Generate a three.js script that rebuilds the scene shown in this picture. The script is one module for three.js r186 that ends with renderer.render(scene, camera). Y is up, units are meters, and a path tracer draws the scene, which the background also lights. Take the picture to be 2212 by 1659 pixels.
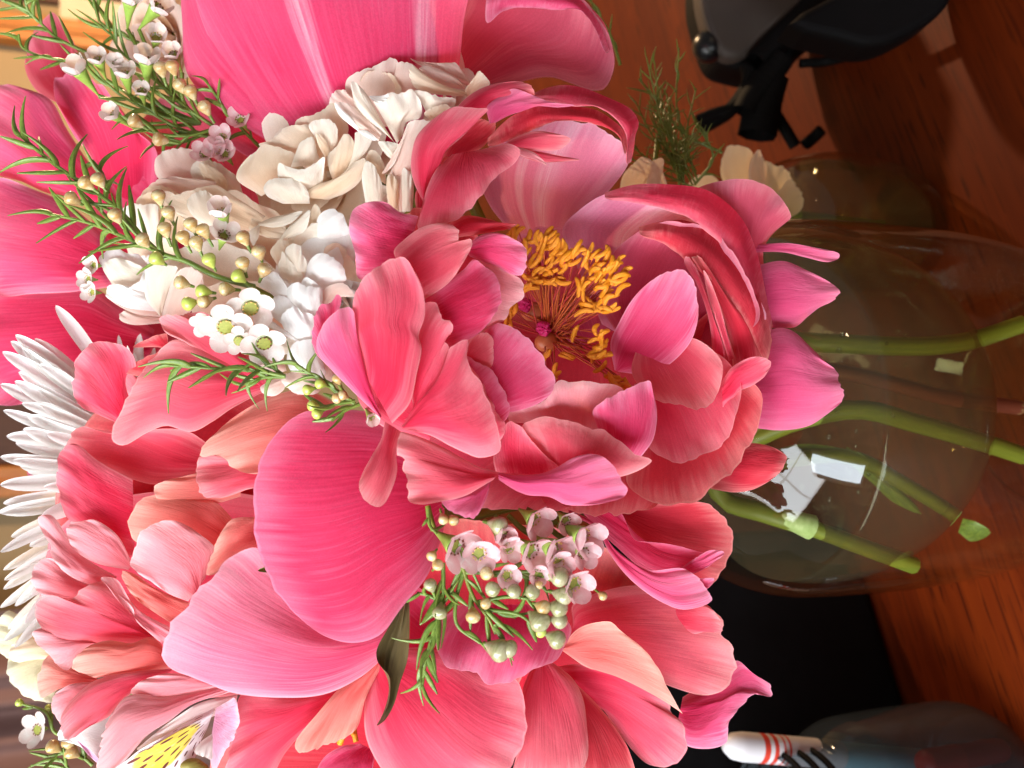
import * as THREE from 'three';
import { mergeGeometries } from 'three/addons/utils/BufferGeometryUtils.js';
import { RoundedBoxGeometry } from 'three/addons/geometries/RoundedBoxGeometry.js';
import { RectAreaLightUniformsLib } from 'three/addons/lights/RectAreaLightUniformsLib.js';

// ---------- camera (a phone held sideways: the picture's left is up in the room) ----------
const scene = new THREE.Scene();
const FOV = 45, PITCH = 20 * Math.PI / 180, CAMH = 0.42;
const camera = new THREE.PerspectiveCamera(FOV, 4 / 3, 0.02, 20);
camera.position.set(0, CAMH, 0);
camera.up.set(1, 0, 0);
camera.lookAt(0, CAMH - Math.sin(PITCH), -Math.cos(PITCH));
camera.focus = 0.31; camera.userData.fStop = 13;
scene.add(camera);
// ---------- light ----------
RectAreaLightUniformsLib.init();
scene.background = new THREE.Color().setRGB(0.15, 0.135, 0.13);      // dim daylight bounced about the room
const renderer = new THREE.WebGLRenderer();
renderer.toneMapping = THREE.LinearToneMapping;
renderer.toneMappingExposure = 1.2;
renderer.shadowMap.enabled = true;
const WIN = { pos: new THREE.Vector3(-0.70, 1.02, 0.16), look: new THREE.Vector3(0, 0.30, -0.32), w: 0.80, h: 1.0, L: 6.2, glow: 5.2 };
const winLight = new THREE.RectAreaLight(new THREE.Color().setRGB(1.0, 0.985, 0.96), WIN.L, WIN.w, WIN.h);
winLight.position.copy(WIN.pos); winLight.lookAt(WIN.look); scene.add(winLight);

const WIN2 = { pos: new THREE.Vector3(-0.64, 0.52, 0.63), look: new THREE.Vector3(0, 0.25, -0.35), w: 0.24, h: 0.74, L: 0.6, glow: 15 };
const winLight2 = new THREE.RectAreaLight(new THREE.Color().setRGB(0.9, 0.97, 1.0), WIN2.L, WIN2.w, WIN2.h);
winLight2.position.copy(WIN2.pos); winLight2.lookAt(WIN2.look); scene.add(winLight2);

// ---------- helpers ----------
let seed = 7;
const rnd = () => { seed = (seed * 1664525 + 1013904223) >>> 0; return seed / 4294967296; };
const rr = (a, b) => a + (b - a) * rnd();
const hash = (x, y) => { let h = (x * 374761393 + y * 668265263) | 0; h = Math.imul(h ^ (h >>> 13), 1274126177); return ((h ^ (h >>> 16)) >>> 0) / 4294967296; };
const sm = (t) => t * t * (3 - 2 * t);
const noise = (x, y) => { const i = Math.floor(x), j = Math.floor(y), f = sm(x - i), g = sm(y - j); const a = hash(i, j), b = hash(i + 1, j), c = hash(i, j + 1), d = hash(i + 1, j + 1); return a + (b - a) * f + (c - a) * g + (a - b - c + d) * f * g; };
const clamp = (x, a = 0, b = 1) => Math.min(b, Math.max(a, x));
const step = (a, b, x) => sm(clamp((x - a) / (b - a)));
const mix = (a, b, t) => a + (b - a) * t;
const mix3 = (a, b, t) => [mix(a[0], b[0], t), mix(a[1], b[1], t), mix(a[2], b[2], t)];
const V = (x, y, z) => new THREE.Vector3(x, y, z);
const K = Math.tan(FOV * Math.PI / 360) / 829.5;
const FW = V(0, -Math.sin(PITCH), -Math.cos(PITCH)), RT = V(0, -Math.cos(PITCH), Math.sin(PITCH)), UP = V(1, 0, 0);
// a pixel of the 2212 x 1659 view and a distance (cm, along the lens axis) to a point in the room
const at = (u, v, d) => V(0, CAMH, 0).addScaledVector(FW, d / 100).addScaledVector(RT, (u - 1106) * K * d / 100).addScaledVector(UP, (829.5 - v) * K * d / 100);
// the point of a horizontal plane that a pixel shows
const ground = (u, v, y = 0) => { const t = (u - 1106) * K; return at(u, v, 100 * (CAMH - y) / (Math.sin(PITCH) + t * Math.cos(PITCH))); };
// the point of the back wall plane that a pixel shows
const onWall = (u, v, z) => { const t = (u - 1106) * K; return at(u, v, 100 * -z / (Math.cos(PITCH) - t * Math.sin(PITCH))); };
// enlarged views of the photograph: 3 x 3 tiles, three times as fine
const FINE = { a: [184.3, 414.7], b: [460.8, 115.2], c: [691.2, 115.2], d: [506.9, 460.8], e: [460.8, 576], f: [1474.7, 276.5] };   // six times as fine
const tileXY = (t, x, y) => t === 'F' ? [x, y] : FINE[t] ? [FINE[t][0] + x / 6, FINE[t][1] + y / 6] : [737.33 * +t[0] + x / 3, 553 * +t[1] + y / 3];
const atT = (t, x, y, d) => { const [u, v] = tileXY(t, x, y); return at(u, v, d); };
const taken = {};
const numbered = (n) => { const k = taken[n] = (taken[n] ?? -1) + 1; return k ? n + '_' + String(k).padStart(3, '0') : n; };
function shadow(o) { o.castShadow = o.receiveShadow = true; return o; }
function thing(name, label, category, base, group) {
  const o = new THREE.Group(); o.name = numbered(name); o.position.copy(base); o.userData = { label, category };
  if (group) o.userData.group = group;
  scene.add(o); return o;
}
function put(name, geo, mat, parent, world = true) {          // a part; world = its geometry is in room coordinates
  const m = shadow(new THREE.Mesh(geo, mat)); m.name = name; parent.add(m);
  if (world) { const b = V(0, 0, 0); for (let p = parent; p && p !== scene; p = p.parent) b.add(p.position); geo.translate(-b.x, -b.y, -b.z); }
  return m;
}
function solo(name, geo, mat, label, category, kind) {
  const m = shadow(new THREE.Mesh(geo, mat)); m.name = numbered(name); if (kind) m.userData.kind = kind; if (label) m.userData.label = label; if (category) m.userData.category = category; scene.add(m); return m;
}
const curve = (pts) => new THREE.CatmullRomCurve3(pts, false, 'centripetal');
function tube(pts, r0, r1, n = 24, k = 8) {                    // tapered tube
  const c = curve(pts), g = new THREE.TubeGeometry(c, n, 1, k), p = g.attributes.position, w = new THREE.Vector3();
  for (let i = 0; i <= n; i++) { c.getPointAt(i / n, w); const r = mix(r0, r1, i / n); for (let j = 0; j <= k; j++) { const q = i * (k + 1) + j; p.setXYZ(q, w.x + (p.getX(q) - w.x) * r, w.y + (p.getY(q) - w.y) * r, w.z + (p.getZ(q) - w.z) * r); } }
  return g;
}
function tex(w, h, f, srgb = true) {
  const a = new Uint8Array(w * h * 4);
  for (let y = 0; y < h; y++) for (let x = 0; x < w; x++) { const c = f((x + .5) / w, (y + .5) / h); const i = (y * w + x) * 4; a[i] = clamp(c[0]) * 255; a[i + 1] = clamp(c[1]) * 255; a[i + 2] = clamp(c[2]) * 255; a[i + 3] = 255; }
  const t = new THREE.DataTexture(a, w, h); t.magFilter = THREE.LinearFilter; t.minFilter = THREE.LinearMipmapLinearFilter; t.generateMipmaps = true;
  t.wrapS = t.wrapT = THREE.RepeatWrapping; if (srgb) t.colorSpace = THREE.SRGBColorSpace; t.needsUpdate = true; return t;
}
const hx = (s) => [parseInt(s.slice(1, 3), 16) / 255, parseInt(s.slice(3, 5), 16) / 255, parseInt(s.slice(5, 7), 16) / 255];
// ---------- petal pigment: streaks run from the claw (v=0) to the margin (v=1) ----------
const veins = tex(256, 256, (u, v) => { const a = .2 * noise(u * 95, v * 3.5) + .15 * noise(u * 190, v * 7) + .4 * noise(u * 22 + 9, v * 9) + .25 * noise(u * 50 + 3, v * 26); return [a, a, a]; }, false);
function petalMat(base, deep, pale, o = {}) {
  const B = hx(base), D = hx(deep), P = hx(pale), s = (o.seed ?? 1) * 17.3, str = o.streak ?? .5, margin = o.margin ?? .55, claw = o.claw ?? .9;
  const map = tex(512, 384, (u, v) => {
    const fine = noise(u * 170 + s, v * 5 + s), mid = noise(u * 46 + s, v * 2.2), wide = noise(u * 6 + s, v * 1.7 + s), blot = noise(u * 5 + s * 2, v * 4 + s), grain = noise(u * 300, v * 220 + s);
    let c = mix3(B, D, clamp(claw * step(1.02, .15, v + .16 * (wide - .5) + .16 * (mid - .5) + .1 * (fine - .5)) + str * .24 * (mid - .5) + str * .55 * (fine - .5)));
    c = mix3(c, P, clamp(str * .35 * (wide - .5) + str * .45 * (blot - .5) + str * .75 * (fine - .6)));
    const e = Math.min(1 - v, Math.min(u, 1 - u) * (.35 + v));
    c = mix3(c, P, clamp(margin * step(.2, .0, e + .09 * (mid - .5) + .05 * (fine - .5)) + .5 * margin * step(.018, .006, e + .01 * (mid - .5))));
    if (o.white) { const w = o.white.reduce((q, [x, wd]) => Math.max(q, step(wd, wd * .25, Math.abs(u + .05 * (wide - .5) - x) + .04 * (fine - .5) + .03 * (mid - .5))), 0); c = mix3(c, hx(o.whiteCol ?? '#f9dfe4'), w * clamp(.2 + .7 * fine)); }
    const g = 1 + .07 * (grain - .5);
    return [c[0] * g, c[1] * g, c[2] * g];
  });
  return new THREE.MeshPhysicalMaterial({ map, bumpMap: veins, bumpScale: o.bump ?? .00022, roughness: .97, transmission: o.trans ?? .38, thickness: 0, sheen: o.sheen ?? .2, sheenRoughness: .5, sheenColor: new THREE.Color().setRGB(1, .82, .86), side: THREE.DoubleSide, specularIntensity: .3 });
}
const PM = {
  coral: petalMat('#ea5f75', '#d61f42', '#f6a8ac', { seed: 1 }),
  coral2: petalMat('#ec737f', '#dc3350', '#f7b4b2', { seed: 2 }),
  pink: petalMat('#ea6088', '#d62456', '#f6adc2', { seed: 3, streak: .95 }),
  rosy: petalMat('#f088a2', '#e0466e', '#f9bbc8', { seed: 18, streak: 1.2 }),
  hot: petalMat('#e4426c', '#cc1a48', '#f397b2', { seed: 4, streak: 1.1 }),
  lav: petalMat('#e46e92', '#d23e6e', '#f1abbe', { seed: 5, streak: .45, margin: .3 }),
  pale: petalMat('#f3a2a9', '#e97684', '#f9cbca', { seed: 6, claw: .7 }),
  peach: petalMat('#f19a8b', '#e96a66', '#f8c0ae', { seed: 7 }),
  red: petalMat('#e04552', '#c41c34', '#ee938e', { seed: 8, margin: .7 }),
  dusk: petalMat('#cf5a74', '#b02a48', '#e898a6', { seed: 9 }),
  stripe: petalMat('#e4557e', '#cf2656', '#f2a4bb', { seed: 10, streak: .9, white: [[.82, .055], [.4, .05]], whiteCol: '#f6cdd6', margin: .2, claw: .7 }),
  inner: petalMat('#e482a2', '#cf4a70', '#f0b6c8', { seed: 11, white: [[.52, .13], [.3, .06]], whiteCol: '#eebed0', streak: .4, claw: .2 }),
  white: petalMat('#f5ecdd', '#ecd9be', '#fbf7ec', { seed: 12, claw: .5, streak: .2, bump: .0001, sheen: .05, trans: .4 }),
  cream: petalMat('#f3dfc6', '#e7c19a', '#f8eddb', { seed: 13, claw: .6, streak: .2, bump: .0001, sheen: .05, trans: .4 }),
  blush: petalMat('#f4dccf', '#ebbfac', '#faeee4', { seed: 14, claw: .5, streak: .2, bump: .0001, sheen: .05, trans: .4 }),
  snow: petalMat('#f8f7f4', '#eeece4', '#fdfdfb', { seed: 15, claw: .3, streak: .15, bump: .0001, sheen: .05, trans: .4 }),
  lemon: petalMat('#f0e8c2', '#ddd09a', '#f6f1da', { seed: 16, claw: .5, streak: .4, sheen: .1 }),
  mauve: petalMat('#e2abc4', '#c3709a', '#f3d8e4', { seed: 17, streak: .7, claw: .5 }),
};
// ---------- one petal: two side rails and a margin traced as directions, each at its own distance, cupped and ruffled in depth ----------
function railFn(a) {
  const pts = []; for (let i = 0; i < a.length; i += 2) pts.push(V(a[i], a[i + 1], 0));
  if (pts.length === 1) return () => pts[0];
  if (pts.length === 2) return (t) => pts[0].clone().lerp(pts[1], t);
  const c = curve(pts); c.arcLengthDivisions = 60; return (t) => c.getPointAt(clamp(t));
}
// one smooth outline A -> T -> B, cut into its three runs, each by arc length
function outline(A, T, B) {
  const pts = []; const add = (a) => { for (let i = 0; i < a.length; i += 2) pts.push(V(a[i], a[i + 1], 0)); };
  add(A); const ia = pts.length - 1; add(T); const ib = pts.length, rev = []; for (let i = B.length - 2; i >= 0; i -= 2) rev.push(B[i], B[i + 1]); add(rev);
  const c = curve(pts), n = pts.length - 1;
  const run = (i0, i1) => {
    const N = 90, q = [], L = [0]; for (let i = 0; i <= N; i++) { q.push(c.getPoint((i0 + (i1 - i0) * i / N) / n)); if (i) L.push(L[i - 1] + q[i].distanceTo(q[i - 1])); }
    return (t) => { const s = clamp(t) * L[N]; let lo = 0, hi = N; while (hi - lo > 1) { const m = (lo + hi) >> 1; if (L[m] <= s) lo = m; else hi = m; } const d = L[hi] - L[lo]; return q[lo].clone().lerp(q[hi], d > 1e-9 ? (s - L[lo]) / d : 0); };
  };
  return [run(0, ia), run(ia, ib), run(n, ib)];
}
let petalNo = 0;
function petalGeo(tile, A, T, B, d, cup = 0, o = {}) {
  const conv = (q) => { const r = []; for (let i = 0; i < q.length; i += 2) r.push(...tileXY(tile, q[i], q[i + 1])); return r; };
  A = conv(A); T = conv(T); B = conv(B);
  if (d.length === 2) d = [d[0], d[0], d[1], d[1]];
  const big = o.nu ? 0 : 1, nu = o.nu ?? 38, nv = o.nv ?? 36, id = ++petalNo;
  const [fa, ft, fb] = outline(A, T, B), fs = o.bs ? railFn([...A.slice(0, 2), ...conv(o.bs), ...B.slice(0, 2)]) : null, a0 = fa(0), b0 = fb(0);
  const a1 = fa(1), b1 = fb(1), P = [], uv = [], idx = [];
  const sz = Math.hypot(a1.x - b1.x, a1.y - b1.y) + Math.hypot(a1.x - A[0], a1.y - A[1]);
  const wob = (o.wob ?? 1) * Math.min(.12, sz * .0004), ruf = (o.ruf ?? 1) * Math.min(.16, sz * .0005), nruf = o.nruf ?? 7;
  const grid = [];
  for (let j = 0; j <= nv; j++) for (let i = 0; i <= nu; i++) {
    const u = i / nu, v = j / nv, l = fa(v).clone().lerp(fb(v), u), e = ft(u), f = a1.clone().lerp(b1, u), w = Math.pow(v, o.k ?? 1.25);
    let x = l.x + w * (e.x - f.x), y = l.y + w * (e.y - f.y);
    if (fs) { const q = fs(u), r0 = a0.clone().lerp(b0, u), ww = 1 - v; x += ww * (q.x - r0.x); y += ww * (q.y - r0.y); }
    const arch = Math.pow(Math.max(0, Math.sin(Math.PI * u)), .8);
    let z = mix(mix(d[0], d[1], u), mix(d[2], d[3], u), v) - cup * arch * Math.sin(Math.PI * (.08 + .78 * v)) - (o.bow ?? 0) * Math.sin(Math.PI * v);
    z += (o.curl ?? 0) * Math.pow(step(.62, 1, v), 1.5);
    z += wob * 2 * (noise(u * 3.1 + id * 7.7, v * 2.3 + id) - .5) + wob * .5 * (noise(u * 8 + id, v * 5 + id * 3) - .5);
    z += .035 * (o.jag ?? 1) * step(.8, 1, v) * (noise(u * 34 + id, v * 6 + id * 3) - .5);
    z += ruf * (step(.55, 1, v) * (noise(u * nruf + id * 3.3, id) - .5) * 2 + .6 * step(.25, 0, Math.min(u, 1 - u)) * (noise(v * nruf * .8 + id, id * 5) - .5));
    z += (o.furrow ?? .025) * (noise(u * 11 + id * 2, v * .8) - .5) * v;
    const edge = step(.82, 1, v) * Math.sin(Math.PI * u), jag = edge * (o.jag ?? 1) * Math.min(6, sz * .014) * ((noise(u * 17 + id * 9, 3) - .5) * 2 + .9 * (noise(u * 43 + id * 4, 8) - .5));
    const dir = e.clone().sub(fa(.5).clone().lerp(fb(.5), u)); dir.normalize();
    P.push(at(x + dir.x * jag, y + dir.y * jag, z)); uv.push(u, v);
  }
  const pos = new Float32Array(P.length * 3); P.forEach((p, i) => p.toArray(pos, i * 3));
  for (let j = 0; j < nv; j++) for (let i = 0; i < nu; i++) { const a = j * (nu + 1) + i, b = a + 1, c = a + nu + 1, e = c + 1; idx.push(a, b, e, a, e, c); }
  const g = new THREE.BufferGeometry(); g.setAttribute('position', new THREE.BufferAttribute(pos, 3)); g.setAttribute('uv', new THREE.Float32BufferAttribute(uv, 2)); g.setIndex(idx); g.computeVertexNormals();
  return g;
}
const pet = (parent, mat, tile, A, T, B, d, cup, o) => put(o?.name ?? 'petal', petalGeo(tile, A, T, B, d, cup, o), PM[mat] ?? mat, parent);
const plain = (c, r = .7, o = {}) => new THREE.MeshPhysicalMaterial({ color: c, roughness: r, side: THREE.DoubleSide, ...o });
function mottled(a, b, o = {}, fx = 14, fy = 14) { const A = hx(a), B = hx(b); return new THREE.MeshPhysicalMaterial({ map: tex(128, 128, (u, v) => { const n = .6 * noise(u * fx, v * fy) + .4 * noise(u * fx * 4, v * fy * 4); return mix3(A, B, n); }), roughness: .6, side: THREE.DoubleSide, ...o }); }
const GM = {
  stem: mottled('#66701f', '#84882e', { roughness: .45 }, 6, 30),
  needle: mottled('#5c7630', '#93a844', { roughness: .4, transmission: .2, thickness: 0 }),
  cup: mottled('#7fa040', '#a5bd5a', { roughness: .35 }),
  bud: mottled('#b98a4a', '#d8d3b0', { roughness: .22, clearcoat: .5, clearcoatRoughness: .2 }, 5, 9),
  budGreen: mottled('#a8b84a', '#c6cf70', { roughness: .3, clearcoat: .4 }, 5, 9),
  pearl: mottled('#8c8a5c', '#c2bb9e', { roughness: .2, clearcoat: .6, clearcoatRoughness: .15 }, 5, 9),
  waxPetal: petalMat('#f1e9e2', '#e8d2cc', '#faf5f0', { seed: 21, streak: .5, sheen: .1, bump: .00005 }),
  waxPink: petalMat('#f1d5d6', '#e6b3b8', '#faeaea', { seed: 22, streak: .3, sheen: .1, bump: .00005 }),
  disc: mottled('#7c8430', '#a9a54a', { roughness: .6 }),
  dot: plain('#7a3a24', .5), dotYellow: plain('#cfa860', .5),
  anther: mottled('#e2820c', '#f2a222', { roughness: .55, bumpMap: veins, bumpScale: .0003 }, 4, 20),
  filament: plain('#d8661e', .5, { transmission: .25, thickness: 0, roughness: .9 }), filRed: plain('#c8392c', .5, { transmission: .25, thickness: 0, roughness: .9 }),
  carpel: mottled('#b8603c', '#c97a4c', { roughness: .4 }), stigma: mottled('#b8125c', '#d42a78', { roughness: .5 }),
};
// ---------- the setting: table of narrow boards, far wall ----------
const woodMaps = [0, 1, 2].map((k) => tex(1024, 1024, (u, v) => {
  const warp = .06 * noise(u * 3 + k * 9, v * 2), ring = noise((v + warp) * 26 + k * 31, u * 1.6 + k), fib = noise(v * 260 + k * 3, u * 12), pore = step(.66, .85, noise(v * 520 + 7 * k, u * 46 + k));
  let c = mix3(hx('#722c0c'), hx('#a04a16'), clamp(.15 + .6 * ring + .35 * (fib - .5))); c = mix3(c, hx('#45190a'), (.2 + .5 * ring) * pore); return c;
}));
const woodMat = woodMaps.map((map, k) => new THREE.MeshPhysicalMaterial({ map, roughness: .5, specularIntensity: .22, color: new THREE.Color().setRGB([.47, .44, .50][k], [.35, .33, .37][k], [.28, .26, .29][k]) }));
const table = thing('table', 'reddish brown wooden table of narrow boards under the vases', 'table', V(0, 0, -0.5));
{
  const ang = 25 * Math.PI / 180, W = .11;
  for (let k = -8; k <= 8; k++) {
    const g = new THREE.BoxGeometry(2.0, .03, W - .00004); const uv = g.attributes.uv, p = g.attributes.position;
    for (let i = 0; i < p.count; i++) uv.setXY(i, p.getX(i) * 1.1 + k * .37, p.getZ(i) * 1.9 + k * .21);
    const m = put('board', g, woodMat[(k * k + 33) % 3], table, false); m.rotation.y = ang; m.position.set(Math.sin(ang) * k * W, -.015, Math.cos(ang) * k * W);
  }
  for (const [x, z] of [[-.75, -.55], [.75, -.2], [-.7, .35], [.8, .6]]) put('leg', new THREE.CylinderGeometry(.03, .022, .71, 14).translate(x, -.385, z), woodMat[1], table, false);
  const under = put('apron', new THREE.BoxGeometry(1.5, .05, .9).translate(0, -.056, 0), woodMat[1], table, false); under.rotation.y = ang;
}
const WZ = -2.1;
solo('wall', new THREE.BoxGeometry(5, 3.2, .1).translate(0, .85, WZ - .05), mottled('#a58d68', '#b39c77', { roughness: .9 }), null, null, 'structure');
solo('floor', new THREE.BoxGeometry(5, .1, 4).translate(0, -.79, -.4), mottled('#4a3324', '#5d4230', { roughness: .7 }), null, null, 'structure');
{ // wooden door frames and dark panels on the wall, only their lower ends in view
  const panel = (name, v0, v1, u0, u1, t, mat, label, cat) => { const a = onWall(u0, v0, WZ), b = onWall(u1, v1, WZ); const o = thing(name, label, cat, V((a.x + b.x) / 2, (a.y + b.y) / 2, WZ + .003)); put('panel', new RoundedBoxGeometry(Math.abs(a.x - b.x), Math.abs(a.y - b.y), t, 2, .004).translate(0, 0, t / 2), mat, o, false); return o; };
  const orange = mottled('#b06a26', '#c98237', { roughness: .5 }, 3, 40), brown = mottled('#4a2c1c', '#5e3a26', { roughness: .6 });
  const p1 = panel('wooden_post', 66, 102, -300, 500, .05, orange, 'orange wooden upright strip on the wall beside the cream card', 'post');
  const p2 = panel('wooden_post', 1012, 1052, -300, 500, .05, orange, 'orange wooden upright strip on the wall behind the white chrysanthemum', 'post');
  for (const p of [p1, p2]) put('trim_bead', new THREE.CylinderGeometry(.006, .006, .9, 8).translate(0, 0, .053), orange, p, false);
  const d1 = panel('brown_panel', -260, 62, -300, 500, .02, brown, 'dark brown wall panel behind the cream card', 'panel');
  const d2 = panel('brown_panel', 700, 1008, -300, 500, .02, brown, 'dark brown wall panel behind the white chrysanthemum', 'panel');
  for (const p of [d1, d2]) put('trim_bead', new THREE.CylinderGeometry(.008, .008, .9, 8).translate(.1, 0, .02), brown, p, false);
  const a = onWall(120, -40, WZ + .1), b = onWall(420, 82, WZ + .1);
  const card = thing('paper_card', 'cream paper card with a reddish brown patch pinned to the panel', 'card', V((a.x + b.x) / 2, (a.y + b.y) / 2, WZ + .03));
  put('sheet', new RoundedBoxGeometry(Math.abs(a.x - b.x), Math.abs(a.y - b.y), .008, 2, .002), mottled('#d9c5a4', '#e6d5b8', { roughness: .8 }), card, false);
  const s = onWall(205, 52, WZ + .1);
  put('printed_patch', new RoundedBoxGeometry(.06, .07, .002, 1, .0005).translate(s.x - card.position.x, s.y - card.position.y, .0055), mottled('#a0654a', '#8a4f3a'), card, false);
  // mauve curtain with soft folds
  const c0 = onWall(0, 1330, WZ + .25), c1 = onWall(0, 1760, WZ + .25), g = new THREE.PlaneGeometry(Math.abs(c0.x - c1.x), 1.6, 90, 2), p = g.attributes.position;
  for (let i = 0; i < p.count; i++) p.setZ(i, .035 * Math.sin(p.getX(i) * 42) + .02 * Math.sin(p.getX(i) * 95 + 1));
  g.computeVertexNormals();
  const cur = thing('curtain', 'mauve brown curtain hanging in folds beside the cream rose', 'curtain', V((c0.x + c1.x) / 2, -.0, WZ + .2)); put('cloth', g.translate(0, .8, 0), mottled('#8d6a64', '#a5847c', { roughness: 1 }, 30, 3), cur, false);
  put('curtain_rod', new THREE.CylinderGeometry(.012, .012, 1.0, 10).rotateZ(Math.PI / 2).translate(0, 1.6, 0), brown, cur, false);
}
function buildWindow(label, pos, look, W, H, glow, bars) {
  const w = thing('window', label, 'window', pos.clone()); w.lookAt(look); const paint = plain('#d8d2c6', .5);
  const glass = new THREE.MeshStandardMaterial({ color: 0x000000, emissive: new THREE.Color().setRGB(.78, .9, 1.0), emissiveIntensity: glow, roughness: .4 });
  if (!bars) put('pane', new THREE.BoxGeometry(W - .03, H - .03, .006).translate(0, 0, -.03), glass, w, false);
  else for (const sx of [-1, 1]) for (const sy of [-1, 1]) put('pane', new THREE.BoxGeometry(W / 2 - .03, H / 2 - .03, .006).translate(sx * W / 4, sy * H / 4, -.03), glass, w, false);
  for (const s of bars ? [-1, 0, 1] : [-1, 1]) put('frame_bar', new RoundedBoxGeometry(.045, H + .09, .04, 2, .006).translate(s * (W / 2 + (s ? .012 : 0)), 0, -.05), paint, w, false);
  for (const s of bars ? [-1, 0, 1] : [-1, 1]) put('frame_bar', new RoundedBoxGeometry(W + .07, .045, .036, 2, .006).translate(0, s * (H / 2 + (s ? .012 : 0)), -.052), paint, w, false);
}
buildWindow('tall daylight window of four panes above the flowers', WIN.pos, WIN.look, WIN.w, WIN.h, WIN.glow, true);
buildWindow('narrow single pane daylight window mirrored in the large vase', WIN2.pos, WIN2.look, WIN2.w, WIN2.h, WIN2.glow);
{ // warm bulbs: one low in front (its spark shows in the vase), one at the back right (it throws the bag's shadow)
  const lampAt = (label, pos, watt, R) => {
    const o = thing('table_lamp', label, 'lamp', pos);
    put('bulb', new THREE.SphereGeometry(R, 20, 14), new THREE.MeshStandardMaterial({ color: 0x000000, emissive: new THREE.Color().setRGB(1, .72, .42), emissiveIntensity: 30 }), o, false);
    put('socket', new THREE.CylinderGeometry(R * .6, R * .6, R * 2, 14).translate(0, -R * 1.8, 0), plain('#3a332c', .4), o, false);
    put('stand', new THREE.CylinderGeometry(.004, .004, pos.y + .74 - R * 2.6, 8).translate(0, -R * 2.6 - (pos.y + .74 - R * 2.6) / 2, 0), plain('#2a2622', .5), o, false);
    const l = new THREE.PointLight(new THREE.Color().setRGB(1, .66, .36), watt, 0, 2); l.castShadow = true; l.shadow.radius = R / .02; o.add(l);
  };
  lampAt('bare warm bulb on a thin stand in front of the table', V(.78, .34, .60), .08, .018);
  lampAt('bare warm bulb on a thin stand behind the table', V(.85, .62, -1.15), 3.4, .028);
}
{ // glass vase with water
  const vc = at(1750, 880, 42); const C = V(vc.x, 0, vc.z);
  const vase = thing('glass_vase', 'large round clear glass vase of water and stems under the peonies', 'vase', C, null);
  const H = vc.y, R = 400 * K * .42;
  const prof = [[.0, .006], [.05, .006], [.052, .0], [.058, .002], [.068, .02], [.0775, .05], [.083, .09], [R, H], [.081, H + .03], [.07, H + .052], [.054, H + .068], [.047, H + .078], [.05, H + .09], [.0505, H + .092], [.0485, H + .09]].map(([x, y]) => new THREE.Vector2(x, y));
  const sp = new THREE.SplineCurve(prof.slice(3, 13)).getPoints(60);
  const glass = new THREE.MeshPhysicalMaterial({ color: new THREE.Color().setRGB(.86, .88, .78), roughness: .02, transmission: 1, thickness: 0, ior: 1.5, side: THREE.DoubleSide });
  put('glass_body', new THREE.LatheGeometry([...prof.slice(0, 3), ...sp], 96), glass, vase, false);
  const water = new THREE.MeshPhysicalMaterial({ color: new THREE.Color().setRGB(.68, .63, .44), roughness: .02, transmission: .965, thickness: 0, ior: 1.33, side: THREE.DoubleSide });
  const wp = []; const rw = R - .006; for (let i = 0; i <= 40; i++) { const a = -Math.PI / 2 + (i / 40) * (Math.PI / 2 + .28); wp.push(new THREE.Vector2(rw * Math.cos(a), H + .004 + (rw + .0) * Math.sin(a))); }
  wp.push(new THREE.Vector2(0, wp[40].y - .001)); put('water', new THREE.LatheGeometry(wp, 96), water, vase, false);
  // droplets clinging to the glass near the water line
  for (let i = 0; i < 26; i++) { const u = rr(1690, 1960), v = i < 10 ? rr(715, 790) : rr(850, 1080); const dx = (u - 1750) * K * .42, dy = (v - 880) * K * .42, q = R * R - dx * dx - dy * dy; const p = at(u, v, 42 - Math.sqrt(q) * 100 * .985); const s = rr(.0006, .0016); const m = put('water_drop', new THREE.SphereGeometry(s, 8, 6), glass, vase, false); m.position.copy(p.sub(C)); }
}
{ // second glass vase behind
  const a = ground(1965, 505); const C = V(a.x, 0, a.z);
  const v2 = thing('glass_vase', 'smaller round glass vase behind the large one holding a cream carnation', 'vase', C);
  const prof = [[0, .005], [.04, .004], [.046, 0], [.055, .012], [.062, .035], [.066, .07], [.064, .10], [.056, .128], [.046, .145], [.043, .155], [.047, .17]].map(([x, y]) => new THREE.Vector2(x * .66, y * .72));
  put('glass_body', new THREE.LatheGeometry([...prof.slice(0, 2), ...new THREE.SplineCurve(prof.slice(2)).getPoints(40)], 72), new THREE.MeshPhysicalMaterial({ color: new THREE.Color().setRGB(.82, .82, .70), roughness: .03, transmission: 1, thickness: 0, ior: 1.5, side: THREE.DoubleSide }), v2, false);
  const wp = prof.slice(2, 7).map((p) => new THREE.Vector2(Math.max(0, p.x - .004), p.y + .006)); wp.unshift(new THREE.Vector2(0, .012)); wp.push(new THREE.Vector2(0, wp[wp.length - 1].y - .001));
  put('water', new THREE.LatheGeometry(wp, 64), new THREE.MeshPhysicalMaterial({ color: new THREE.Color().setRGB(.66, .56, .38), roughness: .03, transmission: .95, thickness: 0, ior: 1.33, side: THREE.DoubleSide }), v2, false);
  globalThis.V2 = C;
}
const black = mottled('#040304', '#0a0809', { roughness: .7, specularIntensity: .3, bumpMap: veins, bumpScale: .0004 }, 40, 40), blackGloss = mottled('#0a0a0c', '#121216', { roughness: .3 });
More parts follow.
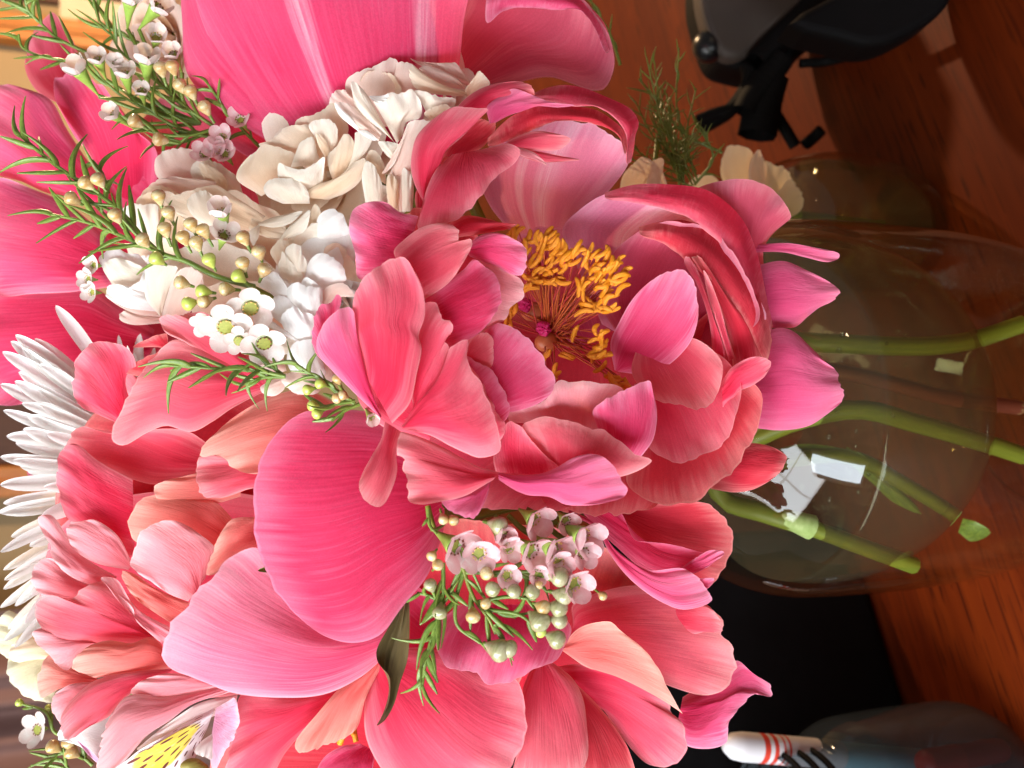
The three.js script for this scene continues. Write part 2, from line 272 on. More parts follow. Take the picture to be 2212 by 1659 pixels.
{ // black case lying behind on the left
  const p1 = ground(1888, 1290), p2 = ground(1955, 1500), dir = p2.clone().sub(p1).normalize(), mid = p1.clone().addScaledVector(dir, .16), n = V(-dir.z, 0, dir.x); if (n.z > 0) n.negate();
  const c = mid.clone().addScaledVector(n, .06);
  const b = thing('black_case', 'black leather case standing on the table behind the vase', 'case', c); b.rotation.y = Math.atan2(-dir.z, dir.x);
  put('shell', new RoundedBoxGeometry(.42, .26, .12, 4, .008).translate(0, .13, 0), black, b, false);
  put('lid_flap', new RoundedBoxGeometry(.40, .1, .012, 3, .004).translate(0, .205, .064), black, b, false);
  put('handle', new THREE.TorusGeometry(.045, .007, 8, 24, Math.PI).translate(0, .26, 0), blackGloss, b, false);
  for (const s of [-1, 1]) put('clasp', new RoundedBoxGeometry(.02, .03, .006, 2, .002).translate(s * .12, .16, .072), blackGloss, b, false);
}
{ // dark glass jar with a threaded mouth, marker pens inside
  const C = ground(2150, 1700); C.y = 0;
  const smoked = new THREE.MeshPhysicalMaterial({ color: new THREE.Color().setRGB(.20, .23, .25), roughness: .05, transmission: .9, thickness: 0, ior: 1.5, side: THREE.DoubleSide });
  const jar = thing('glass_jar', 'dark smoked glass jar with a threaded mouth holding marker pens', 'jar', C);
  const pr = [[0, .004], [.034, .003], [.041, .006], [.0465, .018], [.048, .035], [.048, .085], [.046, .1], [.04, .112], [.036, .117], [.036, .14], [.0345, .1405]].map(([x, y]) => new THREE.Vector2(x, y));
  put('glass_body', new THREE.LatheGeometry([...pr.slice(0, 2), ...new THREE.SplineCurve(pr.slice(2)).getPoints(50)], 64), smoked, jar, false);
  for (const y of [.121, .129, .138]) put('thread', new THREE.TorusGeometry(.0365, .0016, 8, 60).rotateX(Math.PI / 2 + .03).translate(0, y, 0), black, jar, false);
  const pen = (label, p, q, r, body, cap, mark) => {
    const o = thing('marker_pen', label, 'marker', p), dv = q.clone().sub(p), L = dv.length(); o.quaternion.setFromUnitVectors(V(0, 1, 0), dv.normalize());
    put('barrel', new THREE.LatheGeometry([[0, 0], [r * .8, 0], [r, .003], [r, L * .58]].map(([x, y]) => new THREE.Vector2(x, y)), 24), body, o, false);
    put('cap', new THREE.LatheGeometry([[r * 1.0, L * .58], [r * 1.08, L * .585], [r * 1.08, L * .94], [r * .95, L * .975], [r * .5, L], [0, L * 1.003]].map(([x, y]) => new THREE.Vector2(x, y)), 24), cap, o, false);
    if (mark) for (const [y0, y1] of [[.835, .85], [.865, .885], [.79, .798], [.81, .817]]) put('printed_band', new THREE.CylinderGeometry(r * 1.09, r * 1.09, L * (y1 - y0), 24, 1, true).translate(0, L * (y0 + y1) / 2, 0), mark, o, false);
  };
  const top = at(1566, 1610, 45.5), bot = C.clone().add(V(.012, .008, .0));
  pen('white capped marker pen with red bands standing in the dark jar', bot, top, .0066, plain('#8fc0cc', .35), plain('#c9c4c6', .4), plain('#c23a2a', .4));
  pen('short red marker pen standing in the dark jar', C.clone().add(V(.026, .008, .012)), C.clone().add(V(.03, .07, .02)), .0062, plain('#c01c14', .4), plain('#d8281c', .35));
  pen('green marker pen with pale cap leaning in the dark jar', C.clone().add(V(.004, .008, .025)), C.clone().add(V(.008, .08, .03)), .0058, plain('#3f9a2e', .4), plain('#e0e0dc', .35));
}
{ // black bag at the back right, leaning over the table, with hanging straps
  const bag = thing('black_bag', 'black bag with dangling straps at the back of the table', 'bag', ground(1960, -60));
  const slab = new THREE.Shape(); const w0 = atT('20', 330, 200, 66);
  const above = (x, d) => Math.min(d, 100 * CAMH / (Math.sin(PITCH) + (tileXY('20', x, 0)[0] - 1106) * K * Math.cos(PITCH)) - 2.5);   // stays clear of the table top
  const quad = (tile, q, d, t, mat, name) => { // a padded panel from traced corners, with thickness
    const f = q.map(([x, y, dd]) => atT(tile, x, y, dd ?? d)), nrm = f[1].clone().sub(f[0]).cross(f[2].clone().sub(f[0])).normalize(); if (nrm.dot(FW) < 0) nrm.negate();
    const c = f.reduce((s, p) => s.add(p), V(0, 0, 0)).divideScalar(f.length), ex = f[1].clone().sub(f[0]).normalize(), ey = nrm.clone().cross(ex);
    const sh = new THREE.Shape(new THREE.SplineCurve([...f, f[0]].map((p) => { const r = p.clone().sub(c); return new THREE.Vector2(r.dot(ex), r.dot(ey)); })).getPoints(f.length * 5));
    const g = new THREE.ExtrudeGeometry(sh, { depth: t, bevelEnabled: true, bevelThickness: .006, bevelSize: .005, bevelSegments: 4 });
    g.applyMatrix4(new THREE.Matrix4().makeBasis(ex, ey, nrm).setPosition(c)); put(name, g, mat, bag);
  };
  const grey = mottled('#3a312c', '#4a3f38', { roughness: .65, bumpMap: veins, bumpScale: .0004 });
  quad('20', [[120, -200], [125, 0], [170, 180], [230, 350], [330, 400], [500, 430], [640, 380], [800, 250], [1000, 40], [1200, -200], [700, -350]], 62, .03, black, 'back_panel');
  quad('20', [[135, -150], [150, 20], [200, 200], [270, 330], [380, 330], [520, 190], [700, 40], [860, -120], [500, -250]], 61, .012, grey, 'front_panel');
  quad('20', [[760, 160], [1000, 30], [1250, -150], [1700, -250], [1650, 20], [1400, 200], [1200, 260], [1000, 215]], 51.5, .02, black, 'gusset');
  const strap = (pts, d, r) => put('strap', tube(pts.map(([x, y, e]) => atT('20', x, y, above(x, e ?? d))), r, r, 40, 8), black, bag);
  strap([[420, 420], [430, 520], [380, 620], [300, 720], [190, 790], [110, 830]], 61, .005);
  strap([[440, 440], [400, 600], [320, 700], [200, 740], [100, 780]], 60.5, .004);
  strap([[640, 380], [540, 520], [450, 640], [400, 730]], 60, .009);
  strap([[560, 500], [520, 650], [500, 780], [480, 880]], 60.5, .013);
  strap([[760, 410], [950, 395], [1150, 330], [1400, 190], [1600, 50], [1760, -80]], 60, .0032);
  strap([[930, -60], [760, 120], [620, 260], [480, 400]], 60.2, .008);
  strap([[560, 680], [640, 800], [730, 950]], 61, .004);
  strap([[900, 840], [850, 890], [790, 940]], 62, .004);
  put('buckle_knob', new THREE.SphereGeometry(.011, 16, 12).translate(...atT('20', 170, 300, 61.5).toArray()), blackGloss, bag);
}
// ---------- stems run from a flower's back through the neck of the vase into the water ----------
const vaseC = at(1750, 880, 42), NECK = V(vaseC.x, vaseC.y + .078, vaseC.z);
function flowerStem(parent, from, o = {}) {
  const a = o.a ?? rr(0, 6.28), q = NECK.clone().add(V(.026 * Math.cos(a), 0, .026 * Math.sin(a)));
  const low = o.low ?? [q.clone().add(V(-.006 * Math.cos(a), -.03, -.006 * Math.sin(a)))];
  put('stem', tube([from, from.clone().lerp(q, .55).add(V(0, .012, 0)), q, ...low], o.r ?? .0042, (o.r ?? .0042) * .95, 40, 8), o.mat ?? GM.stem, parent);
}
const sp = (...a) => { const r = []; for (let i = 0; i < a.length; i += 3) r.push(at(a[i], a[i + 1], a[i + 2])); return r; };
// ================= main peony =================
const mainBase = at(1290, 700, 35.5);
const M = thing('coral_peony', 'wide open coral peony showing a ring of golden stamens', 'peony', mainBase);
flowerStem(M, mainBase, { low: sp(1640, 735, 40, 1800, 742, 39, 2000, 748, 40, 2100, 735, 41, 2210, 700, 42) });
// guard petals over the vase
pet(M, 'dusk', 'F', [1600, 560, 1530, 470, 1503, 412], [1545, 394, 1615, 388, 1665, 406, 1697, 442, 1709, 470], [1655, 600, 1648, 540, 1662, 512, 1695, 482], [33, 32.5], .5, { jag: .3 });
pet(M, 'lav', 'F', [1630, 528, 1700, 525, 1760, 535], [1812, 548, 1813, 556], [1630, 545, 1690, 545, 1740, 556, 1790, 566], [32.5, 31], .15, { jag: .2 });
pet(M, 'lav', '21', [480, 60, 650, 32, 800, 90, 920, 150], [1000, 208, 1017, 240, 960, 300], [480, 470, 640, 466, 730, 460, 820, 385, 900, 325], [32.2, 31.2], .5);
pet(M, 'lav', '21', [460, 520, 630, 465, 720, 490, 820, 580, 920, 680], [1000, 750, 1022, 830, 1046, 890, 1030, 945], [430, 1110, 640, 1130, 820, 1100, 930, 1030, 1000, 975], [31.8, 30.6], .7);
pet(M, 'red', '21', [350, 1200, 560, 1230, 640, 1270], [675, 1300, 662, 1350, 632, 1400], [180, 1510, 340, 1532, 450, 1515, 560, 1460], [32, 31], .4, { jag: .4 });
// inner cup behind the stamens and between the folds
pet(M, 'dusk', 'F', [1240, 760, 1100, 660, 1070, 580], [1100, 520, 1180, 490, 1260, 500, 1340, 520], [1360, 780, 1400, 640, 1400, 540], [35, 33.2], -.5);
pet(M, 'red', 'F', [1200, 680, 1080, 760, 1060, 860], [1120, 930, 1220, 960, 1340, 950, 1440, 900], [1340, 640, 1440, 720, 1490, 820], [35, 33.2], -.6);
pet(M, 'red', 'F', [1180, 700, 1010, 640, 900, 640], [840, 700, 830, 800, 900, 900], [1180, 800, 1080, 900, 980, 940], [34.4, 30.8], .2);
pet(M, 'coral', 'F', [1120, 900, 940, 900, 860, 960], [900, 1040, 1000, 1090, 1120, 1100], [1300, 950, 1280, 1040, 1220, 1100], [32.5, 30.6], .3);
pet(M, 'red', 'F', [1250, 930, 1180, 1010, 1170, 1080], [1240, 1110, 1340, 1110], [1420, 900, 1440, 1000, 1420, 1090], [32.6, 30.8], .3);
pet(M, 'coral', 'F', [920, 960, 810, 910, 770, 850], [790, 800, 850, 790], [960, 900, 930, 840, 900, 810], [30.4, 29.4], .2);
pet(M, 'red', 'F', [960, 620, 850, 580, 830, 520], [860, 470, 920, 450, 980, 480], [1060, 600, 1060, 540, 1020, 500], [31.6, 30.8], .2);
pet(M, 'dusk', 'F', [1400, 700, 1450, 560, 1500, 470], [1560, 480, 1630, 560, 1660, 660], [1480, 800, 1600, 790, 1660, 760], [34, 32.2], -.4);
pet(M, 'red', 'F', [1400, 820, 1480, 720, 1560, 660], [1630, 680, 1662, 760, 1650, 840], [1420, 960, 1540, 960, 1610, 920], [33.6, 31.9], -.4);
// back wall of the cup, upper right
pet(M, 'inner', '10', [1150, 1560, 960, 1330, 900, 1150, 1000, 900], [1300, 800, 1450, 772, 1600, 790, 1750, 870, 1850, 960], [1480, 1600, 1560, 1400, 1740, 1230, 1866, 1040], [34.5, 34.5, 32.2, 32.2], -.9, { ruf: .6 });
pet(M, 'coral', '10', [1878, 1050, 1850, 1065], [1842, 860, 1750, 748, 1650, 692, 1500, 692, 1380, 662], [1246, 604, 1242, 640], [32.2, 32, 31.8, 31.6], .3, { jag: .4, bs: [1897, 960, 1905, 880, 1928, 800, 1900, 735, 1850, 690, 1700, 620, 1580, 572, 1450, 550, 1330, 570], nu: 44, nv: 12 });
pet(M, 'red', '10', [1856, 960, 1838, 1000], [1795, 880, 1650, 806, 1450, 780, 1330, 804, 1200, 864, 1080, 914], [948, 895, 955, 948], [31.9, 31.3, 31.5, 31.0], .25, { jag: .4, bs: [1832, 846, 1760, 780, 1650, 712, 1520, 690, 1400, 680, 1250, 690, 1100, 755], nu: 44, nv: 12 });
// outer upper left curls
pet(M, 'red', '10', [640, 1040, 690, 930, 790, 850, 900, 770], [960, 790, 1000, 800], [800, 1040, 850, 1000, 930, 940, 990, 860], [31.8, 31.6], -.2);
pet(M, 'coral', '10', [720, 720, 840, 610, 960, 552, 1080, 530], [1180, 532, 1235, 565, 1252, 615], [900, 740, 1020, 650, 1060, 602, 1118, 572], [31.6, 31.2], .4);
pet(M, 'lav', '10', [960, 800, 945, 690, 1060, 608, 1110, 575], [1250, 620, 1350, 660, 1512, 682], [1000, 795, 1080, 752, 1170, 722, 1250, 690, 1420, 696], [31.2, 30.9], .15, { jag: .3 });
pet(M, 'coral', '10', [530, 1310, 470, 1180, 450, 1080, 462, 960, 490, 880, 560, 800], [640, 738, 720, 695, 850, 700, 952, 710], [545, 1300, 600, 1150, 640, 1060, 655, 1005, 700, 955, 790, 880, 870, 785], [30.6, 30.8, 30.4, 30.2], .7, { jag: .4 });
pet(M, 'red', '10', [520, 1480, 500, 1420, 480, 1250, 560, 1150], [600, 1050, 640, 1020], [560, 1480, 600, 1300, 680, 1150, 760, 1050], [31.2, 31], 0);
// big inner coral petal, upper left
pet(M, 'coral', '10', [720, 1000, 620, 1090, 555, 1220, 528, 1320], [500, 1480, 600, 1468, 700, 1440, 785, 1398, 860, 1320, 930, 1238, 990, 1158, 1045, 1108, 1110, 1075], [900, 970, 1000, 945, 1080, 930, 1160, 975], [30.6, 30.8, 29.2, 29.8], .6, { k: 1.1 });
pet(M, 'coral2', '10', [1040, 940, 1150, 880, 1250, 850, 1380, 862], [1486, 902], [1060, 960, 1200, 972, 1320, 976, 1420, 965], [31, 30.6], .2, { jag: .2 });
pet(M, 'pale', '10', [1120, 950, 1220, 975, 1280, 1010], [1332, 1072], [1100, 975, 1180, 1015, 1260, 1035], [30.8, 30.5], .1, { jag: .2 });
pet(M, 'coral2', '10', [1160, 960, 1300, 985, 1420, 1010], [1545, 1035], [1150, 1010, 1280, 1050, 1400, 1050], [31.2, 31], .1, { jag: .2 });
// right hand wall of the cup
pet(M, 'inner', 'F', [1300, 700, 1240, 560, 1215, 495, 1250, 455, 1305, 420], [1370, 412, 1450, 430, 1540, 490, 1600, 580], [1440, 780, 1500, 700, 1600, 680, 1655, 690], [34.3, 34, 31.4, 31], -.8);
pet(M, 'coral', 'F', [1670, 705, 1655, 735], [1615, 612, 1560, 534, 1500, 480, 1430, 450, 1360, 436], [1306, 416, 1308, 428], [31.7, 31.6, 31.3, 31.3], .3, { jag: .4, bs: [1656, 640, 1633, 540, 1601, 470, 1530, 412, 1440, 398, 1370, 399], nu: 44, nv: 12 });
pet(M, 'dusk', 'F', [1340, 730, 1290, 640, 1305, 578, 1340, 530], [1390, 496, 1440, 478, 1500, 482, 1560, 520, 1605, 580], [1480, 780, 1560, 740, 1640, 690], [33.8, 33.4, 31, 30.6], -.6);
pet(M, 'red', 'F', [1668, 735, 1655, 780], [1600, 676, 1540, 612, 1480, 562, 1430, 524], [1380, 490, 1384, 508], [31.3, 31.2, 30.9, 30.9], .25, { jag: .5, bs: [1642, 640, 1592, 555, 1540, 505, 1480, 476, 1430, 478], nu: 44, nv: 12 });
pet(M, 'red', '21', [330, 760, 300, 520, 230, 300, 100, 60], [60, 10, 100, 0], [520, 700, 480, 500, 330, 300, 200, 120], [31.6, 31.4, 30.6, 30.6], .3);
pet(M, 'coral', '21', [200, 720, 170, 420, 100, 200, 10, 40], [20, 0, 60, 30], [300, 740, 260, 560, 200, 400, 150, 220], [31.4, 31.2, 30.7, 30.5], .3);
pet(M, 'coral2', '21', [300, 680, 220, 430, 170, 280], [135, 90, 165, 130], [340, 660, 290, 500, 240, 320], [31, 30.3], .15, { jag: .3 });
// lower right lobes
pet(M, 'red', 'F', [1360, 860, 1370, 960, 1354, 1042], [1395, 1078, 1440, 1090, 1490, 1084, 1545, 1050, 1592, 1000, 1632, 935], [1480, 780, 1580, 800, 1645, 850], [32.8, 32.2, 29.9, 30], -.5);
pet(M, 'coral', 'F', [1370, 830, 1375, 900, 1390, 950], [1420, 982, 1470, 999, 1525, 985, 1565, 952, 1590, 900], [1480, 740, 1560, 770, 1600, 830], [32.4, 31.8, 30, 30], -.4);
pet(M, 'coral2', '21', [-300, 600, -330, 750, -250, 880], [-120, 950, 0, 972, 80, 992, 160, 985, 215, 925, 245, 820], [-40, 500, 130, 560, 255, 690], [31.8, 31.4, 30, 30.2], -.4);
pet(M, 'coral', '21', [250, 820, 320, 720, 450, 655], [530, 660, 572, 692], [260, 980, 330, 930, 360, 880, 450, 840, 535, 775], [30.6, 29.9], .25, { jag: .4 });
// stamen-side right petal
pet(M, 'pink', '11', [1770, 740, 1745, 560, 1800, 430, 1880, 290, 1960, 200], [2050, 132, 2130, 98, 2220, 100, 2280, 160, 2305, 260], [1800, 752, 2000, 765, 2130, 700, 2260, 560, 2312, 400], [33, 32.8, 30.4, 30], .55);
// ruffled skirt below right
pet(M, 'red', 'F', [1340, 1085, 1420, 1088, 1480, 1082], [1532, 1090, 1566, 1120, 1582, 1152, 1578, 1197, 1556, 1240], [1320, 1110, 1390, 1200, 1470, 1250, 1525, 1272], [31.6, 31.2, 30.6, 30.4], -.3);
pet(M, 'hot', 'F', [1330, 1090, 1347, 1116, 1371, 1166, 1395, 1170], [1437, 1174, 1490, 1186, 1540, 1206], [1260, 1110, 1330, 1180, 1400, 1235, 1475, 1240], [30.8, 30.8, 30, 30], -.15);
pet(M, 'pink', 'F', [1228, 1100, 1287, 1131, 1326, 1183, 1372, 1218, 1405, 1232, 1475, 1228], [1510, 1250, 1528, 1275], [1228, 1112, 1285, 1140, 1317, 1196, 1348, 1237, 1388, 1274, 1432, 1302, 1478, 1317, 1538, 1297], [29.6, 29.6, 29.4, 29.4], .2, { jag: .5 });
pet(M, 'pink', '22', [-120, 440, -20, 370, 80, 300, 180, 248], [272, 262], [-100, 480, 0, 420, 110, 385, 200, 330], [30.2, 29.7], .1, { jag: .4 });
pet(M, 'pink', '22', [0, 520, 50, 470, 100, 436], [200, 430, 205, 440], [30, 540, 90, 510, 160, 498], [30, 29.5], .1, { jag: .4 });
// lower front: shallow cups
pet(M, 'pale', '11', [1300, 1120, 1220, 1090, 1085, 1065], [1100, 1005, 1280, 955, 1350, 900, 1390, 830, 1450, 818, 1550, 806, 1640, 822, 1720, 825, 1790, 842], [1660, 1160, 1700, 1050, 1760, 960, 1830, 870], [30.6, 30.6, 29.7, 29.9], .4, { k: 1 });
pet(M, 'pink', '11', [1700, 1240, 1660, 1120, 1632, 1000], [1700, 938, 1800, 888, 1900, 838, 1998, 806], [1945, 1300, 2020, 1190, 2045, 1060, 2040, 960, 2018, 880], [30.2, 30, 29.3, 29.4], .5);
pet(M, 'coral2', '11', [1340, 1400, 1260, 1240, 1168, 1105], [1250, 1056, 1350, 1040, 1470, 1060, 1590, 1100, 1700, 1132, 1800, 1200, 1880, 1272], [1640, 1440, 1820, 1428, 1960, 1372, 2012, 1324], [29.4, 29, 29.3, 28.6], .55, { k: 1 });
pet(M, 'coral', '11', [1000, 1400, 985, 1300, 1040, 1190], [1058, 1105, 1100, 1074, 1160, 1100, 1220, 1180], [1420, 1430, 1410, 1370, 1330, 1300], [29.2, 29, 28.8, 28.9], -.3);
pet(M, 'lav', '11', [1015, 1400, 1120, 1420, 1300, 1408, 1400, 1368, 1500, 1308, 1590, 1284], [1680, 1294, 1752, 1350, 1800, 1418, 1822, 1470, 1857, 1512, 1832, 1560], [1020, 1450, 1130, 1520, 1210, 1550, 1350, 1562, 1450, 1610, 1600, 1616, 1750, 1590], [28.9, 28.9, 27.8, 27.6], .5, { jag: .5 });
// centre left folds over the stamens
pet(M, 'pink', '11', [830, 860, 860, 640, 920, 500], [1012, 438, 1140, 478, 1240, 560, 1312, 660, 1322, 702, 1370, 760, 1386, 822, 1350, 900], [960, 1010, 1090, 1015, 1280, 955], [29.6, 29.6, 29.2, 29.2], .45, { k: 1 });
pet(M, 'coral2', '11', [760, 700, 800, 600, 820, 540], [900, 500, 968, 512, 986, 610], [800, 720, 880, 720, 968, 722], [29.2, 28.9], .15);
pet(M, 'pink', '11', [700, 800, 760, 700, 812, 650], [880, 688, 960, 732, 1020, 812, 1072, 920, 1092, 1000], [860, 1150, 980, 1130, 1075, 1050], [28.9, 28.7], .3);
pet(M, 'coral', '11', [700, 900, 760, 780, 820, 708], [890, 788, 950, 898, 1000, 1000, 1062, 1100, 1040, 1180], [880, 1240, 950, 1230, 1015, 1205], [28.7, 28.4], .3);
pet(M, 'pale', '11', [860, 20, 1000, 60, 1080, 108], [1162, 150, 1183, 230, 1160, 290, 1100, 322, 1062, 415, 1012, 440], [800, 420, 860, 480, 960, 512], [29.8, 29.4], .3);
pet(M, 'pink', '10', [800, 1600, 900, 1525, 1010, 1508], [1110, 1545, 1180, 1590, 1203, 1640, 1198, 1720, 1172, 1782], [830, 1660, 900, 1690, 1000, 1725, 1090, 1775], [29.6, 29], .35);
pet(M, 'red', '10', [680, 1460, 800, 1398, 960, 1420, 1050, 1445], [1142, 1450], [740, 1540, 880, 1522, 1010, 1500, 1090, 1482], [29.9, 29.6], .3, { jag: .2 });
pet(M, 'hot', '11', [520, 290, 660, 180, 790, 90, 860, 20], [920, 58, 1000, 130, 1032, 220, 1042, 280, 1020, 335, 960, 425], [640, 600, 710, 592, 820, 545, 900, 492], [28.7, 28.6, 28.9, 28.6], .45);
pet(M, 'coral2', '11', [380, 60, 340, -30, 400, -100, 510, -180, 610, -210, 700, -208], [762, -160, 756, -100, 835, -108, 840, -60], [500, 300, 600, 245, 700, 170, 780, 60], [28.6, 28.4], .45, { k: 1 });
pet(M, 'coral', '11', [480, 1050, 430, 700, 480, 400, 545, 305], [612, 308, 652, 400, 718, 432, 720, 490, 655, 512, 692, 580, 704, 680], [400, 1065, 560, 975, 668, 870, 682, 780], [28.2, 28.2, 28, 27.9], .35);
pet(M, 'pink', '10', [500, 1400, 380, 1374, 290, 1312], [180, 1308, 80, 1358, 48, 1480, 90, 1650], [400, 1760, 250, 1800, 112, 1805], [29.2, 28.6], .5, { jag: .4 });
pet(M, 'hot', '11', [120, 700, -20, 420, 0, 270], [-30, 245, -60, 290, -150, 335, -190, 480, -170, 620], [150, 900, 20, 780, -120, 680], [28.9, 28.6], .2);
pet(M, 'pink', '11', [262, 1042, 195, 860, 150, 690, 110, 500], [62, 335, -20, 350, -100, 420], [250, 1045, 100, 902, -60, 742, -140, 650, -162, 560], [28, 28, 27.6, 27.6], .3, { jag: .4 });
pet(M, 'coral', '11', [130, 720, 95, 560, 72, 400], [75, 300, 135, 155, 240, 60, 400, 8], [330, 1085, 440, 960, 490, 760, 520, 590, 500, 520, 540, 390, 530, 230, 470, 90], [27.9, 27.7, 27.6, 27.3], .5, { k: 1 });
pet(M, 'coral', '11', [390, 1100, 480, 1020, 600, 950, 680, 820], [700, 600, 815, 548, 812, 680, 852, 762, 892, 802, 932, 882, 982, 992, 1012, 1100], [400, 1120, 580, 1165, 700, 1228, 800, 1275, 900, 1308, 1028, 1262], [27.9, 27.7, 27.9, 27.5], .5, { k: 1 });
pet(M, 'coral2', '11', [1025, 1400, 900, 1370, 820, 1330, 700, 1262, 560, 1192, 440, 1150], [385, 1142, 360, 1210, 355, 1288, 388, 1300, 412, 1400, 428, 1512, 436, 1590], [985, 1450, 900, 1500, 800, 1555, 640, 1592, 520, 1610], [28.6, 28.5, 27.4, 27.2], .4);
pet(M, 'lav', '11', [985, 1440, 850, 1530, 650, 1588], [700, 1650, 790, 1692, 860, 1700, 905, 1640], [975, 1452, 965, 1480, 945, 1560], [28.7, 28.5, 28, 28], .2);
pet(M, 'coral2', '11', [280, 1072, 258, 1185, 200, 1290, 140, 1402], [114, 1490, 150, 1580, 232, 1626], [392, 1140, 356, 1265, 360, 1400, 320, 1530, 272, 1612], [27.9, 27.9, 26.9, 26.9], .25, { jag: .3 });
// stamens
{
  const anth = new THREE.LatheGeometry([[0, -1], [.5, -.96], [.85, -.8], [1, -.4], [.9, 0], [1, .4], [.85, .8], [.5, .96], [0, 1]].map(([x, y]) => new THREE.Vector2(x, y)), 10);
  { const p = anth.attributes.position; for (let i = 0; i < p.count; i++) { const y = p.getY(i); p.setX(i, p.getX(i) * (1 - .35 * Math.exp(-((p.getZ(i) / .3) ** 2)) * 0) + 1.3 * (y * y - .4)); } anth.computeVertexNormals(); }
  const stamen = (t, x, y, d, len, ang, cx, cy, red) => {
    const tip = atT(t, x, y, d), root = atT('11', cx, cy, 33.2);
    const m = tip.clone().lerp(root, .45); m.addScaledVector(FW, .004);
    const f = put('stamen', tube([root, m, tip], .00028, .00022, 8, 5), red ? GM.filRed : GM.filament, M);
    const a = shadow(new THREE.Mesh(anth, GM.anther)); a.name = 'anther'; f.add(a); a.position.copy(tip.sub(mainBase));
    const dir = RT.clone().multiplyScalar(Math.cos(ang)).addScaledVector(UP, -Math.sin(ang)).addScaledVector(FW, rr(-.5, .3)).normalize();
    a.quaternion.setFromUnitVectors(V(0, 1, 0), dir); a.rotateY(rr(0, 6.28)); const s = rr(.85, 1.15); a.scale.set(.00098 * s, len, .0008 * s);
  };
  // arc of anthers (tile 11): x, y, number, scatter, usual tilt
  const clumps = [[1130, -130, 8, 45, -1.2], [1230, -60, 12, 60, -1.1], [1330, -110, 8, 45, -1.0], [1400, -40, 12, 60, -.9], [1300, 60, 12, 60, -.6], [1480, 30, 12, 60, -.8], [1560, -60, 7, 45, -.7], [1620, 40, 12, 60, -.9], [1720, 30, 10, 55, -.9], [1800, 60, 9, 45, -.7], [1680, 140, 10, 55, -.6], [1780, 170, 9, 45, -.5], [1230, 180, 9, 45, .1], [1380, 150, 8, 50, .2], [1560, 200, 7, 40, -1.3], [1720, 260, 8, 40, -.6], [1600, 320, 6, 40, .3], [1720, 370, 8, 45, 0], [1590, 360, 4, 25, .2], [1510, 500, 2, 16, -.8], [1680, 500, 5, 40, -1.1], [1650, 580, 8, 50, -.4], [1450, 640, 2, 20, .2], [1330, 650, 3, 30, -.7], [1690, 690, 8, 50, -.4], [1780, 790, 8, 45, .5], [1840, 830, 5, 35, .6], [1400, 770, 4, 30, -1.2], [1120, 350, 6, 40, -1.2], [1090, 420, 4, 30, -1.3]];
  for (const [x, y, n0, s, tilt] of clumps) for (let i = 0, n = Math.max(2, Math.round(n0 * .62)); i < n; i++) { const X = x + rr(-s, s), Y = y + rr(-s, s), r = Math.hypot(X - 1300, Y - 480); stamen('11', X, Y, 32.1 - 1.4 * clamp(r / 600) + rr(-.2, .2), rr(.0022, .0036), tilt + rr(-.5, .5), 1340 + rr(-50, 60), 500 + rr(-90, 90), i % 3 === 0); }
  for (const [x, y, x2, y2] of [[1240, 360, 1190, 320], [1330, 560, 1310, 470]]) {
    const p = atT('11', x, y, 33), c = shadow(new THREE.Mesh(new THREE.SphereGeometry(1, 18, 14), GM.carpel)); c.name = 'carpel'; M.add(c); c.position.copy(p.clone().sub(mainBase)); c.scale.set(.0036, .0044, .0036);
    const s = new THREE.IcosahedronGeometry(.0024, 4), sp0 = s.attributes.position; for (let i = 0; i < sp0.count; i++) { const q = 1 + .6 * (noise(sp0.getX(i) * 1900 + x, sp0.getY(i) * 1900 + sp0.getZ(i) * 900) - .5); sp0.setXYZ(i, sp0.getX(i) * q, sp0.getY(i) * q, sp0.getZ(i) * q); } s.computeVertexNormals(); put('stigma', s.translate(...atT('11', x2, y2, 32.7).toArray()), GM.stigma, M);
  }
}
// ================= peony on the left, half open =================
const p2b = at(760, 1180, 35.5);
const P2 = thing('coral_peony', 'pale coral peony with loosely folded petals beside the white chrysanthemum', 'peony', p2b);
flowerStem(P2, p2b, { low: sp(1600, 960, 39, 1720, 910, 38, 1850, 885, 37.5, 1980, 915, 38.5, 2130, 958, 40, 2212, 985, 41) });
pet(P2, 'red', 'F', [700, 1000, 560, 820, 380, 800], [240, 860, 150, 980, 120, 1120, 180, 1250], [760, 1300, 560, 1400, 320, 1360], [35, 34], -.6);           // back petals
pet(P2, 'coral', 'F', [700, 1100, 460, 1060, 240, 1080], [120, 1150, 90, 1280, 110, 1380], [740, 1360, 520, 1500, 240, 1470], [34.6, 33.6], -.4);
pet(P2, 'coral2', '01', [1380, 1240, 1200, 1130, 900, 1130], [700, 1150, 520, 1105, 430, 1210, 385, 1320], [1250, 1430, 1000, 1480, 700, 1400, 460, 1400], [33.2, 32], -.4);
pet(P2, 'coral', '01', [830, 1010, 880, 700, 832, 605], [720, 556, 600, 562, 520, 620, 480, 750, 478, 900], [800, 1100, 640, 1030, 530, 980], [32.6, 31.6], .3);
pet(P2, 'red', '01', [1150, 700, 1060, 600, 860, 590], [1080, 505, 1075, 590, 960, 650], [1100, 800, 900, 780, 790, 745], [32.2, 31.8], .2);
pet(P2, 'pale', '01', [1000, 900, 860, 760, 760, 680], [720, 600, 640, 640, 540, 640], [900, 950, 760, 850, 640, 760], [32.4, 31.8], .2);
pet(P2, 'coral2', '01', [1750, 780, 1450, 640, 1250, 560, 1120, 545], [1000, 650, 850, 860, 760, 1050, 722, 1190], [1750, 860, 1500, 990, 1380, 1072, 1240, 1140, 1080, 1100, 960, 1142, 795, 1228], [31.8, 31.6, 31, 30.9], .6, { k: 1 });
